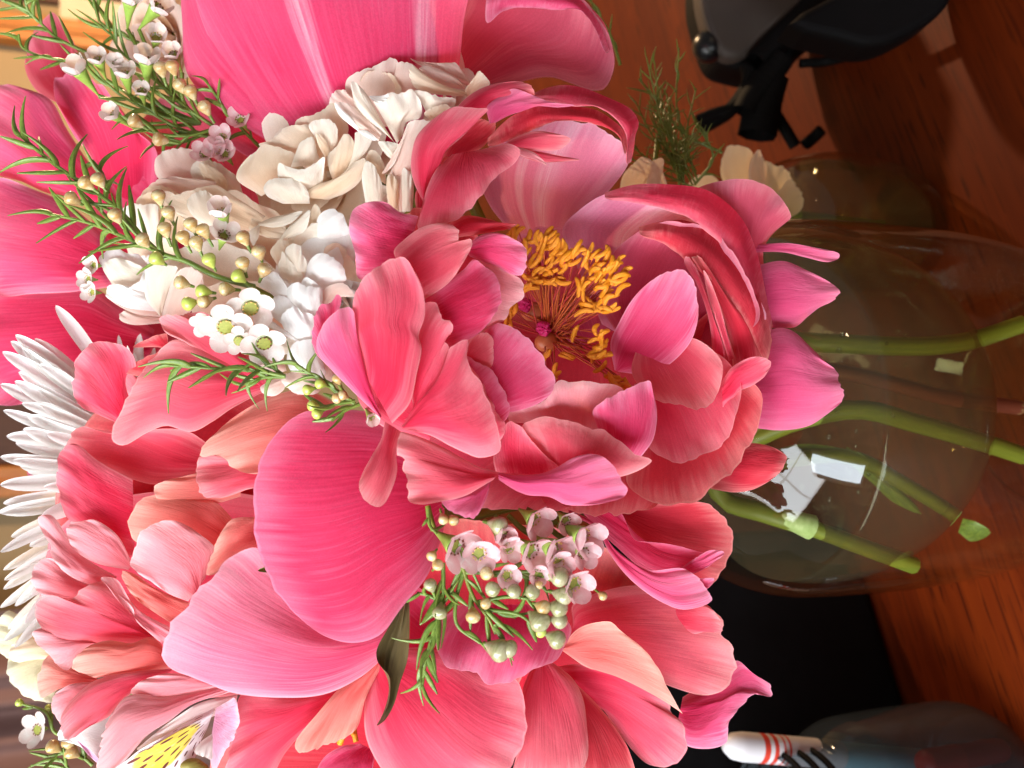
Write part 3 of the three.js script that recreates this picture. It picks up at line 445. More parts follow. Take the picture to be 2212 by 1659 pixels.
pet(P2, 'coral2', '01', [1740, 830, 1620, 640, 1450, 450, 1310, 362], [1180, 382, 1040, 398], [1680, 870, 1400, 700, 1200, 560, 1068, 490], [31.6, 31.6, 30.8, 30.9], .35);
pet(P2, 'coral', '01', [860, 1450, 640, 1330, 480, 1215], [400, 1262, 368, 1400, 395, 1600], [870, 1950, 700, 1900, 520, 1760, 430, 1690], [32, 31.4], .3);
pet(P2, 'pale', '02', [860, 340, 760, 150, 600, 48, 540, 62], [460, 66, 430, 120], [830, 375, 620, 330, 480, 240], [31.6, 31], .25);
pet(P2, 'pale', '02', [760, 420, 560, 300, 440, 160, 330, 20], [240, 40, 300, 170, 370, 340], [740, 440, 640, 480, 480, 430], [31.5, 31], .3);
pet(P2, 'pale', '02', [600, 470, 480, 420, 330, 300], [240, 330, 200, 430, 270, 540], [640, 560, 480, 570, 340, 555], [31.9, 31.5], .3);
pet(P2, 'peach', '01', [1560, 1330, 1300, 1400, 1180, 1430], [1060, 1460, 1000, 1500, 1010, 1562], [1560, 1560, 1280, 1630, 1080, 1602], [31.7, 31.2], .3);
pet(P2, 'peach', '02', [1550, 100, 1400, -60, 1200, -100], [1000, -110, 870, -40, 830, 90, 880, 190], [1450, 300, 1200, 240, 1000, 220], [31.6, 31.2], .35);
pet(P2, 'peach', 'F', [740, 880, 660, 842, 590, 855, 500, 905], [440, 965, 432, 985, 473, 985, 505, 1012], [700, 1010, 620, 1010, 548, 1024], [31.6, 31.6, 30.9, 30.7], .45);
pet(P2, 'coral2', 'F', [620, 980, 480, 985, 432, 985], [424, 1010, 428, 1060, 440, 1072], [620, 1050, 545, 1055, 480, 1075], [31.2, 30.7], .3);
pet(P2, 'peach', '02', [1680, 30, 1500, 50], [1425, 150, 1380, 260, 1338, 405], [1690, 215, 1520, 295, 1400, 400], [31, 30.5], .3);
pet(P2, 'pale', '02', [1330, 430, 1400, 250, 1290, 140, 1180, 72], [1090, 54, 950, 100, 880, 200, 850, 340, 880, 385], [1220, 580, 1100, 532, 980, 455], [30.9, 30.9, 30, 30], .45);
pet(P2, 'peach', '02', [1230, 590, 1000, 490, 870, 400], [790, 388, 800, 450, 860, 540], [1130, 735, 1000, 650, 900, 580], [31, 30.6], .2);
pet(P2, 'coral2', '02', [1020, 800, 900, 640, 770, 500, 680, 452], [560, 480, 450, 562, 330, 540, 240, 602, 228, 660, 262, 740], [1000, 830, 800, 860, 620, 880, 430, 870, 320, 830], [31.4, 31.2, 30.8, 30.7], .5);
pet(P2, 'pale', '02', [700, 830, 500, 800, 340, 740], [225, 770, 210, 800, 300, 912], [700, 870, 560, 880, 480, 980, 432, 1026], [31.2, 30.6], .3);
pet(P2, 'pale', '02', [1120, 760, 880, 620, 760, 440], [700, 420, 652, 428], [1070, 870, 980, 795, 880, 700, 860, 622], [30.6, 30.1], .12, { jag: .3 });
pet(P2, 'peach', '02', [660, 1090, 480, 1020, 315, 930], [262, 1020, 240, 1120, 270, 1202], [660, 1110, 450, 1110, 350, 1162], [31, 30.6], .25);
pet(P2, 'pale', '02', [640, 1095, 450, 1120], [350, 1190, 330, 1262, 360, 1330, 400, 1385], [640, 1200, 500, 1250, 415, 1330], [30.7, 30.3], .2);
pet(P2, 'peach', '02', [1080, 890, 980, 812, 850, 850, 720, 832, 620, 850], [540, 890, 470, 980, 480, 1022, 560, 1052], [1120, 1010, 900, 1040, 700, 1060, 620, 1075], [30.8, 30.8, 30.3, 30.2], .4);
pet(P2, 'coral2', '02', [1130, 1015, 900, 1030, 620, 1090, 500, 1180, 410, 1292], [390, 1380, 430, 1470, 482, 1462], [1000, 1100, 860, 1170, 780, 1240, 700, 1330, 545, 1408], [30.5, 30.5, 29.9, 29.8], .35);
pet(P2, 'pale', '02', [1420, 1110, 1250, 1058, 1060, 1048], [900, 1108, 848, 1172], [1400, 1135, 1100, 1197, 950, 1202], [30.1, 29.8], .2);
pet(P2, 'pale', '02', [1450, 1120, 1100, 1192, 830, 1190, 730, 1302], [680, 1400, 640, 1560, 640, 1700], [1500, 1165, 1250, 1245, 1100, 1352, 950, 1452, 800, 1622, 740, 1660], [30.3, 30.2, 29.4, 29.3], .45);
pet(P2, 'rosy', 'F', [880, 1330, 730, 1330, 610, 1240, 553, 1183], [500, 1203, 467, 1233, 417, 1293, 383, 1330, 360, 1373, 352, 1413, 362, 1440], [840, 1410, 780, 1462, 700, 1500, 600, 1507, 500, 1496, 430, 1468], [31.4, 31.2, 30, 29.9], .9, { nruf: 4, nu: 34, nv: 34 });
pet(P2, 'hot', 'F', [960, 1000, 850, 905, 730, 884, 650, 893], [590, 945, 553, 1020, 545, 1060, 550, 1150, 573, 1226, 610, 1295], [960, 1140, 925, 1240, 870, 1310, 820, 1372, 760, 1389, 690, 1368], [31.2, 31, 29.7, 29.5], 1.0, { nruf: 4, nu: 34, nv: 34 });
// ================= peony at the bottom =================
const p3b = at(1080, 1560, 36);
const P3 = thing('coral_peony', 'deep coral peony seen from the side under the waxflower with pearly buds', 'peony', p3b);
flowerStem(P3, p3b, { mat: GM.stem, low: sp(1560, 1075, 39, 1640, 1105, 38, 1748, 1138, 37.2) });
pet(P3, 'red', 'F', [1100, 1560, 900, 1260, 860, 1200], [980, 1160, 1150, 1130, 1300, 1180, 1400, 1260], [1160, 1560, 1350, 1420, 1450, 1330], [35, 33], -.5);
pet(P3, 'red', 'F', [1000, 1480, 880, 1380, 840, 1240], [900, 1150, 1000, 1120, 1100, 1150], [1120, 1480, 1180, 1330, 1180, 1230], [33.8, 32.2], .3);
pet(P3, 'hot', 'F', [980, 1500, 820, 1480, 740, 1440], [720, 1360, 780, 1290, 860, 1250], [1040, 1420, 980, 1340, 920, 1280], [33.4, 32.3], .3);
pet(P3, 'red', 'F', [1000, 1560, 860, 1460, 800, 1300], [700, 1380, 520, 1500, 460, 1700], [1000, 1640, 820, 1720, 620, 1760], [34.5, 32.5], -.3);
pet(P3, 'coral2', '12', [1500, 700, 1500, 600, 1700, 512, 1900, 476, 2100, 490], [2362, 600, 2455, 700, 2462, 790, 2522, 850, 2557, 960, 2552, 1030, 2470, 1160, 2360, 1190], [1500, 900, 1800, 1000, 2050, 1100, 2260, 1172], [33, 32.8, 31.7, 31.6], .5);
pet(P3, 'coral2', '12', [2100, 560, 2250, 570, 2362, 595], [2420, 650, 2460, 705, 2458, 790], [2200, 800, 2300, 790, 2400, 770], [31.9, 31.3], .3);
pet(P3, 'pink', '22', [0, 1200, 250, 1040, 350, 962, 450, 1042], [580, 1140, 577, 1196, 470, 1178, 400, 1240, 295, 1370], [-40, 1400, 20, 1510, 190, 1532, 285, 1490], [33, 32.6, 32, 31.8], .5);
pet(P3, 'coral', '12', [1300, 1020, 1560, 985, 1760, 1035], [2080, 1185, 2140, 1300, 2216, 1370, 2215, 1600, 2140, 1642, 2000, 1640], [1300, 1120, 1650, 1240, 1780, 1400, 1900, 1560], [32.4, 32.2, 31.2, 31.2], .4, { k: 1 });
pet(P3, 'red', '12', [1300, 1000, 1540, 1150, 1592, 1400], [1590, 1750, 1750, 1790, 1900, 1730], [1380, 980, 1650, 1240, 1800, 1420, 1862, 1540], [31.8, 31.8, 30.6, 31], .4);
pet(P3, 'coral2', '12', [1250, 960, 1170, 1180, 1195, 1450], [1110, 1720, 1300, 1790, 1500, 1740, 1592, 1600], [1350, 960, 1500, 1080, 1562, 1200, 1592, 1400], [31.4, 31.4, 30.2, 30.2], .6);
pet(P3, 'peach', '12', [1420, 880, 1530, 760, 1640, 718, 1750, 714], [1800, 760, 1950, 880, 2060, 1020, 2110, 1130, 2180, 1260, 2218, 1312], [1440, 905, 1600, 1010, 1750, 1042, 1950, 1120, 2085, 1195], [31.2, 31.2, 30.4, 30.3], .4, { jag: .5 });
pet(P3, 'coral', '02', [2280, 1100, 1900, 1200, 1560, 1190], [1520, 1400, 1480, 1600, 1450, 1800], [2280, 1250, 2000, 1400, 1850, 1560, 1700, 1800], [32, 31.2], .5);
pet(P3, 'peach', '12', [230, 940, 0, 1130, -150, 1300, -300, 1500], [-280, 1560, -100, 1510, 0, 1480], [260, 1000, 160, 1200, 100, 1400], [31.2, 30.6], .2);
pet(P3, 'pink', '12', [120, 1500, 0, 1520, -120, 1600], [-160, 1720, 0, 1800, 200, 1800], [240, 1560, 200, 1640], [31.8, 31], .2);
pet(P3, 'coral', '12', [230, 950, 440, 880, 640, 900, 900, 1040, 1130, 1085], [1182, 1200, 1192, 1350, 1190, 1480, 1132, 1562, 1085, 1680], [210, 1000, 150, 1250, 180, 1520, 420, 1800], [31.4, 31.4, 30, 30.2], .8, { k: 1, nu: 34, nv: 34 });
pet(P3, 'pink', '12', [760, 600, 640, 720, 608, 850], [650, 950, 690, 1010, 850, 1035, 940, 1112, 1050, 1112, 1140, 1082, 1250, 1020], [1350, 600, 1490, 750, 1442, 880, 1392, 962], [31.2, 31.2, 29.6, 29.8], .5, { k: 1 });
for (let i = 0; i < 4; i++) { const a = atT('12', -10 + i * 22, 1500 - i * 50, 31.3), b = atT('12', 60 + i * 12, 1370 + i * 40, 31); put('stamen', tube([a, a.clone().lerp(b, .5).add(V(.001, 0, 0)), b], .0011, .0009, 8, 7), GM.anther, P3); }
put('leaf', petalGeo('12', [390, 520, 330, 700, 228, 900, 240, 980, 308, 1060, 318, 1120, 300, 1260], [230, 1384], [440, 520, 442, 750, 430, 950, 380, 1110, 340, 1250, 282, 1350], [30.6, 30.6, 28.9, 28.9], -.25, { jag: 0 }), mottled('#5a4c30', '#7a6a40', { roughness: .5, bumpMap: veins, bumpScale: .0002 }, 20, 5), P3);
// ================= closed peony at the top =================
const p4b = at(800, 330, 39);
const P4 = thing('coral_peony', 'closed pink peony with white streaked petals behind the cream roses', 'peony', p4b);
flowerStem(P4, p4b);
pet(P4, 'stripe', 'F', [620, 330, 480, 240, 405, 160, 394, 60], [395, -60, 430, -160, 600, -220, 760, -200], [900, 330, 900, 150, 880, 0, 840, -120], [35.6, 36, 34, 33.6], 1.9, { nu: 36, nv: 36, ruf: .5 });
pet(P4, 'dusk', '10', [560, 620, 640, 260, 720, 60, 760, -200], [1300, -250, 1550, -20, 1640, 80, 1720, 200], [760, 620, 1100, 545, 1350, 500, 1500, 545, 1620, 586, 1705, 575, 1768, 430, 1756, 300], [36, 36, 34.4, 34], -.9, { jag: .4, nu: 34, nv: 34 });
pet(P4, 'pink', '10', [950, -140, 945, 150], [1050, 72, 1200, 47, 1350, 64, 1540, 64, 1600, 112, 1650, 202], [1758, 300, 1718, 345], [34.6, 34.6, 33.9, 33.8], .4, { jag: .3, bs: [1300, -120, 1500, -70, 1610, 40, 1705, 150], nu: 44, nv: 14 });
pet(P4, 'stripe', 'F', [640, 330, 540, 230, 470, 120, 428, 20], [420, -60, 520, -160, 700, -220, 860, -200], [960, 330, 985, 200, 1000, 60, 1010, -80], [34.9, 35.3, 33, 32.8], 1.9, { nu: 40, nv: 36, ruf: .5 });
// ================= peony at the left back =================
const p5b = at(330, 560, 42);
const P5 = thing('coral_peony', 'soft pink peony with a crumpled petal behind the white carnation', 'peony', p5b);
flowerStem(P5, p5b);
pet(P5, 'dusk', '00', [620, 640, 520, 430, 490, 300, 420, 180], [340, 78, 300, 110, 230, 180, 180, 330], [400, 680, 260, 610, 190, 520, 160, 420], [40.5, 39.5], .5, { jag: .3 });
pet(P5, 'hot', '00', [980, 1450, 1010, 1200, 1025, 1050, 1000, 950, 900, 870], [700, 600, 560, 480, 430, 468, 368, 520, 358, 640], [700, 1450, 600, 1040, 480, 880, 405, 740], [39.6, 39.4, 38.4, 38], .7, { ruf: 4, wob: 3, jag: 2 });
pet(P5, 'pink', '00', [760, 1300, 560, 1030, 430, 830, 330, 650, 180, 578], [0, 545, -150, 600, -200, 800, -150, 1080], [760, 1400, 480, 1290, 300, 1250, 150, 1180, 0, 1142], [39, 39, 37.8, 37.6], .9);
pet(P5, 'hot', '01', [1000, 480, 780, 330, 600, 200, 300, 220, 0, 235], [-200, 400, -250, 700, -100, 900, 0, 968], [950, 700, 600, 850, 300, 870, 150, 955], [38.8, 38.6, 37.4, 37.4], .7);
pet(P5, 'pink', '00', [760, 1600, 450, 1330, 200, 1220, 0, 1150], [-200, 1200, -250, 1500, -200, 1760], [780, 1850, 500, 1890, 200, 1905, 0, 1915], [38.6, 38.4, 37, 37], .8);
pet(P5, 'lav', '01', [600, 1200, 400, 1350, 280, 1360], [190, 1375, 180, 1420], [600, 1300, 400, 1440, 300, 1440], [39, 38], .1);

pet(P5, 'dusk', 'F', [460, 620, 330, 500, 280, 360], [320, 240, 420, 190, 520, 200], [600, 560, 640, 400, 620, 280], [41, 39.6], .4);
pet(P5, 'hot', 'F', [480, 640, 300, 620, 220, 560], [200, 460, 240, 380, 320, 330], [560, 560, 480, 420, 420, 340], [40.4, 39], .4);
pet(P5, 'dusk', 'F', [420, 600, 260, 640, 160, 720], [140, 820, 200, 900, 300, 940], [560, 700, 480, 820, 400, 900], [40.6, 39.4], .4);
pet(P4, 'hot', 'F', [700, 380, 520, 330, 440, 240], [420, 140, 500, 100, 600, 120], [860, 340, 800, 220, 720, 140], [37.4, 36.6], .4);
// ================= roses and carnations: petals set in a spiral round an axis =================
function curledPetal(o) {                                        // +Y is the flower's axis; sizes in metres
  const nu = o.nu ?? 14, nv = o.nv ?? 14, pos = [], uv = [], idx = [], id = ++petalNo, L = o.len;
  const prof = []; let r = o.r0, y = 0; const N = 40;
  for (let i = 0; i <= N; i++) { const t = i / N; prof.push([r, y]); const be = mix(o.b0, o.b1, Math.pow(t, o.p ?? 1)) + (o.curl ?? 0) * step(.72, 1, t); r += Math.sin(be) * L / N; y += Math.cos(be) * L / N; }
  for (let j = 0; j <= nv; j++) for (let i = 0; i <= nu; i++) {
    const s = 2 * i / nu - 1, v = j / nv, len = clamp(v * (1 - (o.point ?? .14) * Math.abs(s) ** 2.4) - 0, 0, 1) , k = len * N, q = Math.min(N - 1, Math.floor(k)), f = k - q;
    const pr = mix(prof[q][0], prof[q + 1][0], f), py = mix(prof[q][1], prof[q + 1][1], f);
    const wid = o.w * Math.pow(Math.sin(Math.PI * (.1 + .62 * v)), .75);           // half width in metres
    const ang = s * Math.min(o.wrap ?? 1.5, wid / Math.max(.004, pr)), fl = Math.max(0, wid - Math.abs(ang) / Math.max(Math.abs(s), .001) * pr);
    let rad = pr + (o.roll ?? .12) * wid * Math.abs(s) ** 3 * v + (o.ruf ?? 0) * step(.35, 1, v) * Math.sin((s * (o.nr ?? 5) + id) * 2.1 + noise(s * 3, id) * 5);
    let yy = py + (o.ruf ?? 0) * .6 * step(.4, 1, v) * (noise(s * 6 + id, v * 3) - .5) * 2 + (v > .93 ? (o.fringe ?? 0) * (noise(s * 13 + id, 2) - .5) : 0) - (o.dent ?? 0) * (noise(s * 2 + id * 3, v * 2) - .5);
    rad += .0012 * (noise(s * 2.2 + id, v * 2 + id * 2) - .5);
    const a = o.phi + ang; const tx = -Math.sin(o.phi) * s * fl * .6, tz = Math.cos(o.phi) * s * fl * .6;
    pos.push(rad * Math.cos(a) + tx, yy, rad * Math.sin(a) + tz); uv.push(i / nu, v);
  }
  for (let j = 0; j < nv; j++) for (let i = 0; i < nu; i++) { const a = j * (nu + 1) + i, b = a + 1, c = a + nu + 1, e = c + 1; idx.push(a, b, e, a, e, c); }
  const g = new THREE.BufferGeometry(); g.setAttribute('position', new THREE.Float32BufferAttribute(pos, 3)); g.setAttribute('uv', new THREE.Float32BufferAttribute(uv, 2)); g.setIndex(idx); g.computeVertexNormals(); return g;
}
const camDir = (x, y, z) => V(0, 0, 0).addScaledVector(RT, x).addScaledVector(UP, -y).addScaledVector(FW, -z).normalize();
function bloom(name, label, cat, u, v, d, Rpx, axis, mats, kind, n, opt = {}) {
  const R = Rpx * K * d / 100, ax = camDir(...axis), c = at(u, v, d), base = c.clone().addScaledVector(ax, -R * .75);
  const o = thing(name, label, cat, base), q = new THREE.Quaternion().setFromUnitVectors(V(0, 1, 0), ax);
  for (let k = 0; k < n; k++) {
    const f = k / (n - 1), phi = k * 2.39996 + (opt.turn ?? 0);
    let g;
    if (kind === 'rose') g = curledPetal({ phi, r0: R * mix(.04, .14, f), len: R * mix(.95, 1.35, f) * rr(.94, 1.06), b0: mix(.12, .9, f), b1: mix(-.12, 1.25, f ** 1.2) * rr(.9, 1.1), p: mix(1, .8, f), w: R * mix(.42, .72, f), curl: mix(.3, 1.0, f) * rr(.6, 1.3), roll: mix(.05, .22, f), point: rr(.1, .26), dent: R * .04, wrap: mix(1.9, .95, f), ruf: R * .015, fringe: R * .05 });
    else g = curledPetal({ phi, r0: R * .05, len: R * mix(.95, 1.22, f) * rr(.85, 1.1), b0: mix(.05, .9, f) , b1: mix(.05, 1.5, f) + rr(-.15, .15), w: R * mix(.5, .7, rnd()), curl: rr(-.2, .5), roll: 0, point: rr(.05, .2), dent: R * .1, wrap: 1.1, ruf: R * rr(.03, .06), nr: rr(3, 5), fringe: R * .06, nu: 22 });
    g.applyQuaternion(q); put('petal', g, PM[mats[k % mats.length]], o, false);
  }
  put('calyx', new THREE.SphereGeometry(R * .28, 14, 10).scale(1, 1.2, 1).translate(0, R * .05, 0).applyQuaternion(q), GM.cup, o, false);
  flowerStem(o, base, { r: .0026, ...(opt.stem ?? {}) });
  return o;
}
const wp = (o, list) => { for (const [m, t, A, T, B, d, c, x] of list) pet(o, m, t, A, T, B, d, c ?? .2, { ruf: .6, ...x }); };
wp(bloom('white_rose', 'cream rose with rolled outer petals tucked under the closed pink peony', 'rose', 905, 235, 34.4, 130, [-.35, -.25, .9], ['cream', 'white', 'blush'], 'rose', 14), [
  ['blush', 'c', [700, 950, 400, 650, 345, 560, 342, 350], [470, 245, 600, 205, 800, 108, 920, 65, 1000, 98], [950, 950, 1050, 500, 1040, 250], [33.4, 32.6], .4],
  ['blush', 'c', [500, 1000, 250, 780, 120, 670], [190, 495, 330, 480], [800, 900, 500, 650, 360, 560], [33.2, 32.5], .2],
  ['cream', 'c', [760, 640, 560, 520, 520, 360, 600, 240], [800, 236, 960, 290], [1000, 600, 1060, 470, 1000, 370], [33, 32.5, 32.2, 32.2], -.3],
  ['blush', 'c', [1880, 440, 1500, 260, 1250, 130], [1170, 65, 1260, 100, 1500, 125], [1980, 395, 1850, 240, 1750, 118, 1630, 150], [33, 32.7], .2],
  ['blush', 'c', [1880, 480, 1600, 430, 1400, 310], [1290, 195, 1360, 165], [1880, 440, 1800, 340, 1650, 250, 1450, 172], [32.6, 32.3], .15],
  ['blush', 'c', [1100, 600, 960, 320, 985, 200], [1000, 120, 1160, 128, 1210, 165], [1260, 600, 1270, 430, 1230, 310], [32.7, 32.4], .3],
  ['cream', 'c', [1900, 560, 1500, 530, 1260, 470], [1170, 320, 1165, 180, 1200, 152], [1900, 475, 1700, 450, 1500, 372, 1330, 250], [32.2, 32], .3],
  ['cream', 'c', [1850, 560, 1900, 430, 1980, 370], [2055, 230], [1960, 560, 2100, 460, 2205, 395], [32.2, 31.8], .15],
  ['white', 'c', [1000, 1170, 850, 900, 740, 690], [690, 620, 800, 600, 900, 510, 1060, 520, 1180, 468, 1250, 540], [1080, 1050, 1120, 900, 1300, 830, 1310, 640], [32, 31.4], .35, { k: 1 }],
  ['white', 'c', [1420, 850, 1320, 660, 1210, 510], [1240, 480, 1500, 545, 1760, 600], [1550, 830, 1650, 740, 1750, 660], [31.9, 31.5], .2],
  ['cream', 'c', [1450, 900, 1350, 780], [1380, 740, 1500, 690, 1650, 660], [1600, 880, 1700, 780], [31.6, 31.3], .15],
  ['white', 'c', [1000, 1190, 800, 1000, 600, 850, 460, 690, 418, 520], [403, 372, 440, 358, 520, 430], [960, 1150, 820, 920, 700, 690, 600, 520], [31.4, 31.5], .25],
  ['blush', 'c', [760, 1140, 500, 1010, 400, 935, 250, 800], [193, 640, 250, 632, 350, 650], [800, 1040, 660, 900, 480, 720], [31.5, 31.4], .2],
  ['snow', 'c', [500, 1005, 360, 905, 230, 770], [188, 640, 230, 660], [500, 960, 420, 840, 300, 740], [31.3, 31.2], .08],
  ['snow', 'c', [480, 1005, 560, 1065], [690, 1135, 745, 1120], [500, 985, 600, 1000, 690, 1060], [31.3, 31.2], .05],
  ['snow', 'c', [640, 570, 690, 615], [770, 640, 860, 605], [640, 550, 800, 548, 890, 530], [31.4, 31.1], .08],
  ['white', 'c', [1000, 1420, 850, 1310], [755, 1150, 810, 1140], [1010, 1400, 1020, 1270, 1035, 1190], [31.5, 31.2], .2],
  ['blush', 'c', [860, 1640, 980, 1390, 1050, 1150, 1090, 1020], [1155, 895, 1280, 868, 1450, 905], [1050, 1680, 1180, 1500, 1250, 1250, 1350, 1050], [31.4, 31], .25],
  ['blush', 'c', [800, 1560, 900, 1400, 990, 1320], [1060, 1130, 1110, 1010, 1150, 930], [840, 1560, 950, 1450, 1010, 1330], [31.1, 30.9], .08],
]);
wp(bloom('white_rose', 'cream white rose between the golden waxflower buds and the open peony', 'rose', 670, 370, 34, 140, [-.3, .15, .9], ['cream', 'white', 'cream'], 'rose', 14, { turn: 1 }), [
  ['cream', 'b', [1400, 1350, 1100, 1080, 1060, 900], [1120, 838, 1280, 800, 1450, 710, 1560, 630], [1700, 1180, 1750, 950, 1640, 780], [33, 32.6], .3],
  ['cream', 'b', [1300, 1550, 900, 1320, 585, 1180], [740, 1130, 850, 1050, 890, 975, 1080, 930, 1240, 925], [1500, 1450, 1500, 1120, 1370, 1000], [32.8, 32.4], .3],
  ['cream', '00', [1600, 1560, 1400, 1480, 1200, 1420], [1080, 1300, 1180, 1250, 1260, 1226], [1720, 1400, 1500, 1260, 1400, 1200], [32.8, 32.3], .3],
  ['white', '00', [1400, 1480, 1260, 1410, 1210, 1310], [1280, 1238, 1340, 1240], [1450, 1450, 1420, 1340, 1390, 1280], [32.3, 32], .2],
  ['cream', 'b', [620, 1850, 300, 1620, 370, 1430], [540, 1275, 640, 1188, 900, 1240, 1030, 1280], [1000, 1650, 1060, 1460, 1080, 1340], [32.5, 32.1], .35],
  ['white', 'b', [1500, 1300, 1300, 1060, 1235, 930], [1300, 880, 1450, 843, 1560, 900, 1612, 980], [1540, 1260, 1610, 1160, 1618, 1060], [32.2, 31.9], .25],
  ['cream', 'b', [1440, 1340, 1350, 1160], [1328, 1040, 1380, 1055], [1490, 1330, 1505, 1240, 1440, 1110], [31.9, 31.7], .1],
  ['white', 'b', [1000, 1480, 1080, 1260, 1130, 1150], [1200, 1110, 1280, 1082], [1420, 1430, 1350, 1300, 1320, 1160], [32.1, 31.8], .3],
  ['cream', 'b', [1550, 1660, 1490, 1460, 1490, 1320], [1600, 1200, 1705, 1042, 1790, 1080, 1835, 1200], [1660, 1620, 1770, 1460, 1840, 1380, 1840, 1250], [32, 31.6], .3],
  ['white', 'b', [1640, 1620, 1790, 1420, 1850, 1160], [1838, 1030, 1900, 1008, 2055, 1110], [1720, 1640, 1900, 1390, 1985, 1280, 2035, 1180], [31.8, 31.5], .25],
  ['white', 'b', [1150, 1800, 900, 1740, 840, 1620], [848, 1425, 980, 1478, 1150, 1500, 1300, 1430, 1440, 1345], [1400, 1750, 1430, 1580, 1442, 1450], [31.8, 31.3], .25],
  ['white', 'b', [900, 1950, 700, 1850, 650, 1750], [720, 1640, 900, 1620, 1100, 1650], [1250, 1950, 1230, 1800], [31.6, 31.3], .3],
  ['cream', 'b', [1100, 1860, 1350, 1700, 1620, 1600], [1850, 1400, 1965, 1365], [1500, 1900, 1750, 1790, 1900, 1660, 1965, 1500], [31.7, 31.3], .3],
  ['cream', 'd', [220, 60, 450, 140, 660, 180], [640, 300], [180, 200, 350, 290, 520, 330], [31.6, 31.4], .15],
  ['white', 'd', [300, 130, 500, 50, 700, 10], [880, -30, 810, 60], [310, 155, 500, 185, 690, 145], [31.4, 31.2], .15],
  ['white', 'd', [580, 340, 680, 200, 820, 80], [965, -40, 958, 120], [640, 340, 780, 295, 905, 235], [31.3, 31], .2],
  ['white', 'd', [325, 140, 240, 190], [183, 245, 200, 340, 242, 418], [330, 160, 315, 280, 280, 370], [31.4, 31.2], .05],
  ['white', 'd', [700, 420, 700, 330, 800, 290], [930, 210, 1000, 130, 1120, 150], [860, 420, 1000, 330, 1120, 290], [31.5, 31.2], .2],
  ['snow', 'd', [1000, 320, 1050, 150, 1100, 20], [1250, -60, 1400, 20, 1450, 120], [1250, 340, 1400, 300, 1490, 250], [31.4, 31.1], .3],
  ['cream', 'd', [950, 330, 940, 100, 1000, -60], [1040, -120, 1100, -60], [1100, 330, 1120, 200, 1130, 60], [31.7, 31.3], .1],
]);
wp(bloom('white_carnation', 'bright white carnation with frilled petals beside the open coral peony', 'carnation', 690, 660, 33.4, 130, [-.2, .2, .95], ['snow', 'snow', 'white'], 'carn', 18, { turn: 2 }), [
  ['snow', 'd', [1000, 950, 900, 620, 845, 450], [950, 338, 1090, 288, 1280, 290, 1460, 245], [1450, 850, 1540, 680, 1580, 540], [32, 31.4], .3],
  ['cream', 'd', [1200, 850, 1150, 560, 1180, 435], [1300, 390, 1430, 445, 1490, 570, 1600, 690], [1450, 860, 1550, 880, 1640, 890], [31.6, 31.2], -.2],
  ['cream', 'd', [640, 800, 520, 620, 460, 500], [520, 400, 600, 330, 700, 390], [800, 800, 760, 600, 720, 470], [31.6, 31.2], .3],
  ['white', 'd', [690, 900, 640, 660, 665, 450], [760, 392, 850, 430, 870, 530, 925, 600], [870, 900, 930, 780, 935, 690], [31.2, 30.8], .3],
  ['white', 'd', [620, 850, 560, 700, 600, 560], [615, 495, 700, 600, 790, 690], [860, 880, 880, 800, 830, 720], [31, 30.7], .1],
  ['snow', 'd', [940, 930, 925, 730, 1000, 580], [1100, 518, 1200, 540, 1330, 620, 1415, 720, 1435, 800], [1150, 990, 1300, 950, 1445, 860], [31.2, 30.6], .5, { k: 1 }],
  ['blush', 'd', [1110, 1180, 1115, 1030], [1250, 930, 1400, 905, 1470, 950], [1250, 1180, 1360, 1090, 1550, 1075], [30.9, 30.6], .15],
  ['snow', 'd', [700, 1300, 450, 1020, 310, 930], [400, 815, 520, 755, 620, 855, 700, 915], [880, 1250, 810, 1070, 730, 950], [30.9, 30.5], .3],
  ['snow', 'd', [860, 1000, 870, 880], [930, 830, 1050, 900, 1130, 970], [1150, 1150, 1140, 1060], [30.8, 30.4], .2],
  ['snow', 'd', [900, 1400, 690, 1180, 695, 960], [800, 895, 900, 940, 1110, 975], [1120, 1400, 1140, 1220, 1125, 1090], [30.7, 30.3], .35],
  ['snow', 'd', [700, 1500, 480, 1320, 440, 1180], [560, 1060, 680, 1100, 800, 1180], [950, 1500, 900, 1340, 860, 1240], [30.7, 30.4], .2],
  ['snow', 'd', [800, 1680, 630, 1480, 605, 1340], [700, 1240, 790, 1205, 870, 1275], [1070, 1680, 1060, 1430, 1000, 1310], [30.5, 30.1], .3],
  ['snow', 'd', [840, 1680, 500, 1510, 365, 1425], [345, 1375, 420, 1338], [840, 1620, 600, 1480, 465, 1400], [30.4, 30.2], .08],
  ['white', 'e', [1050, 1120, 850, 1130], [838, 980, 940, 915], [1090, 1060, 1070, 950], [31, 30.8], .1],
  ['snow', 'e', [1300, 1560, 990, 1330, 955, 1150], [1040, 1005, 1150, 955, 1280, 945], [1480, 1560, 1450, 1320, 1350, 1080], [30.7, 30.3], .35],
  ['blush', 'e', [1150, 1250, 980, 1380, 900, 1400], [880, 1480, 950, 1570, 1050, 1640, 1190, 1660], [1450, 1350, 1440, 1500, 1350, 1640], [30.6, 30.4], .3],
  ['blush', 'e', [950, 1380, 700, 1500], [605, 1570, 650, 1650], [980, 1500, 890, 1620, 780, 1680], [31, 30.9], .15],
  ['blush', 'e', [1400, 1000, 1300, 1050, 1270, 1150], [1300, 1400, 1420, 1500], [1600, 1300, 1600, 1450], [30.9, 30.6], .2],
  ['blush', 'e', [900, 1150, 700, 1130, 560, 1200], [500, 1220, 560, 1330, 640, 1400], [950, 1350, 800, 1400], [31.2, 31], .2],
]);
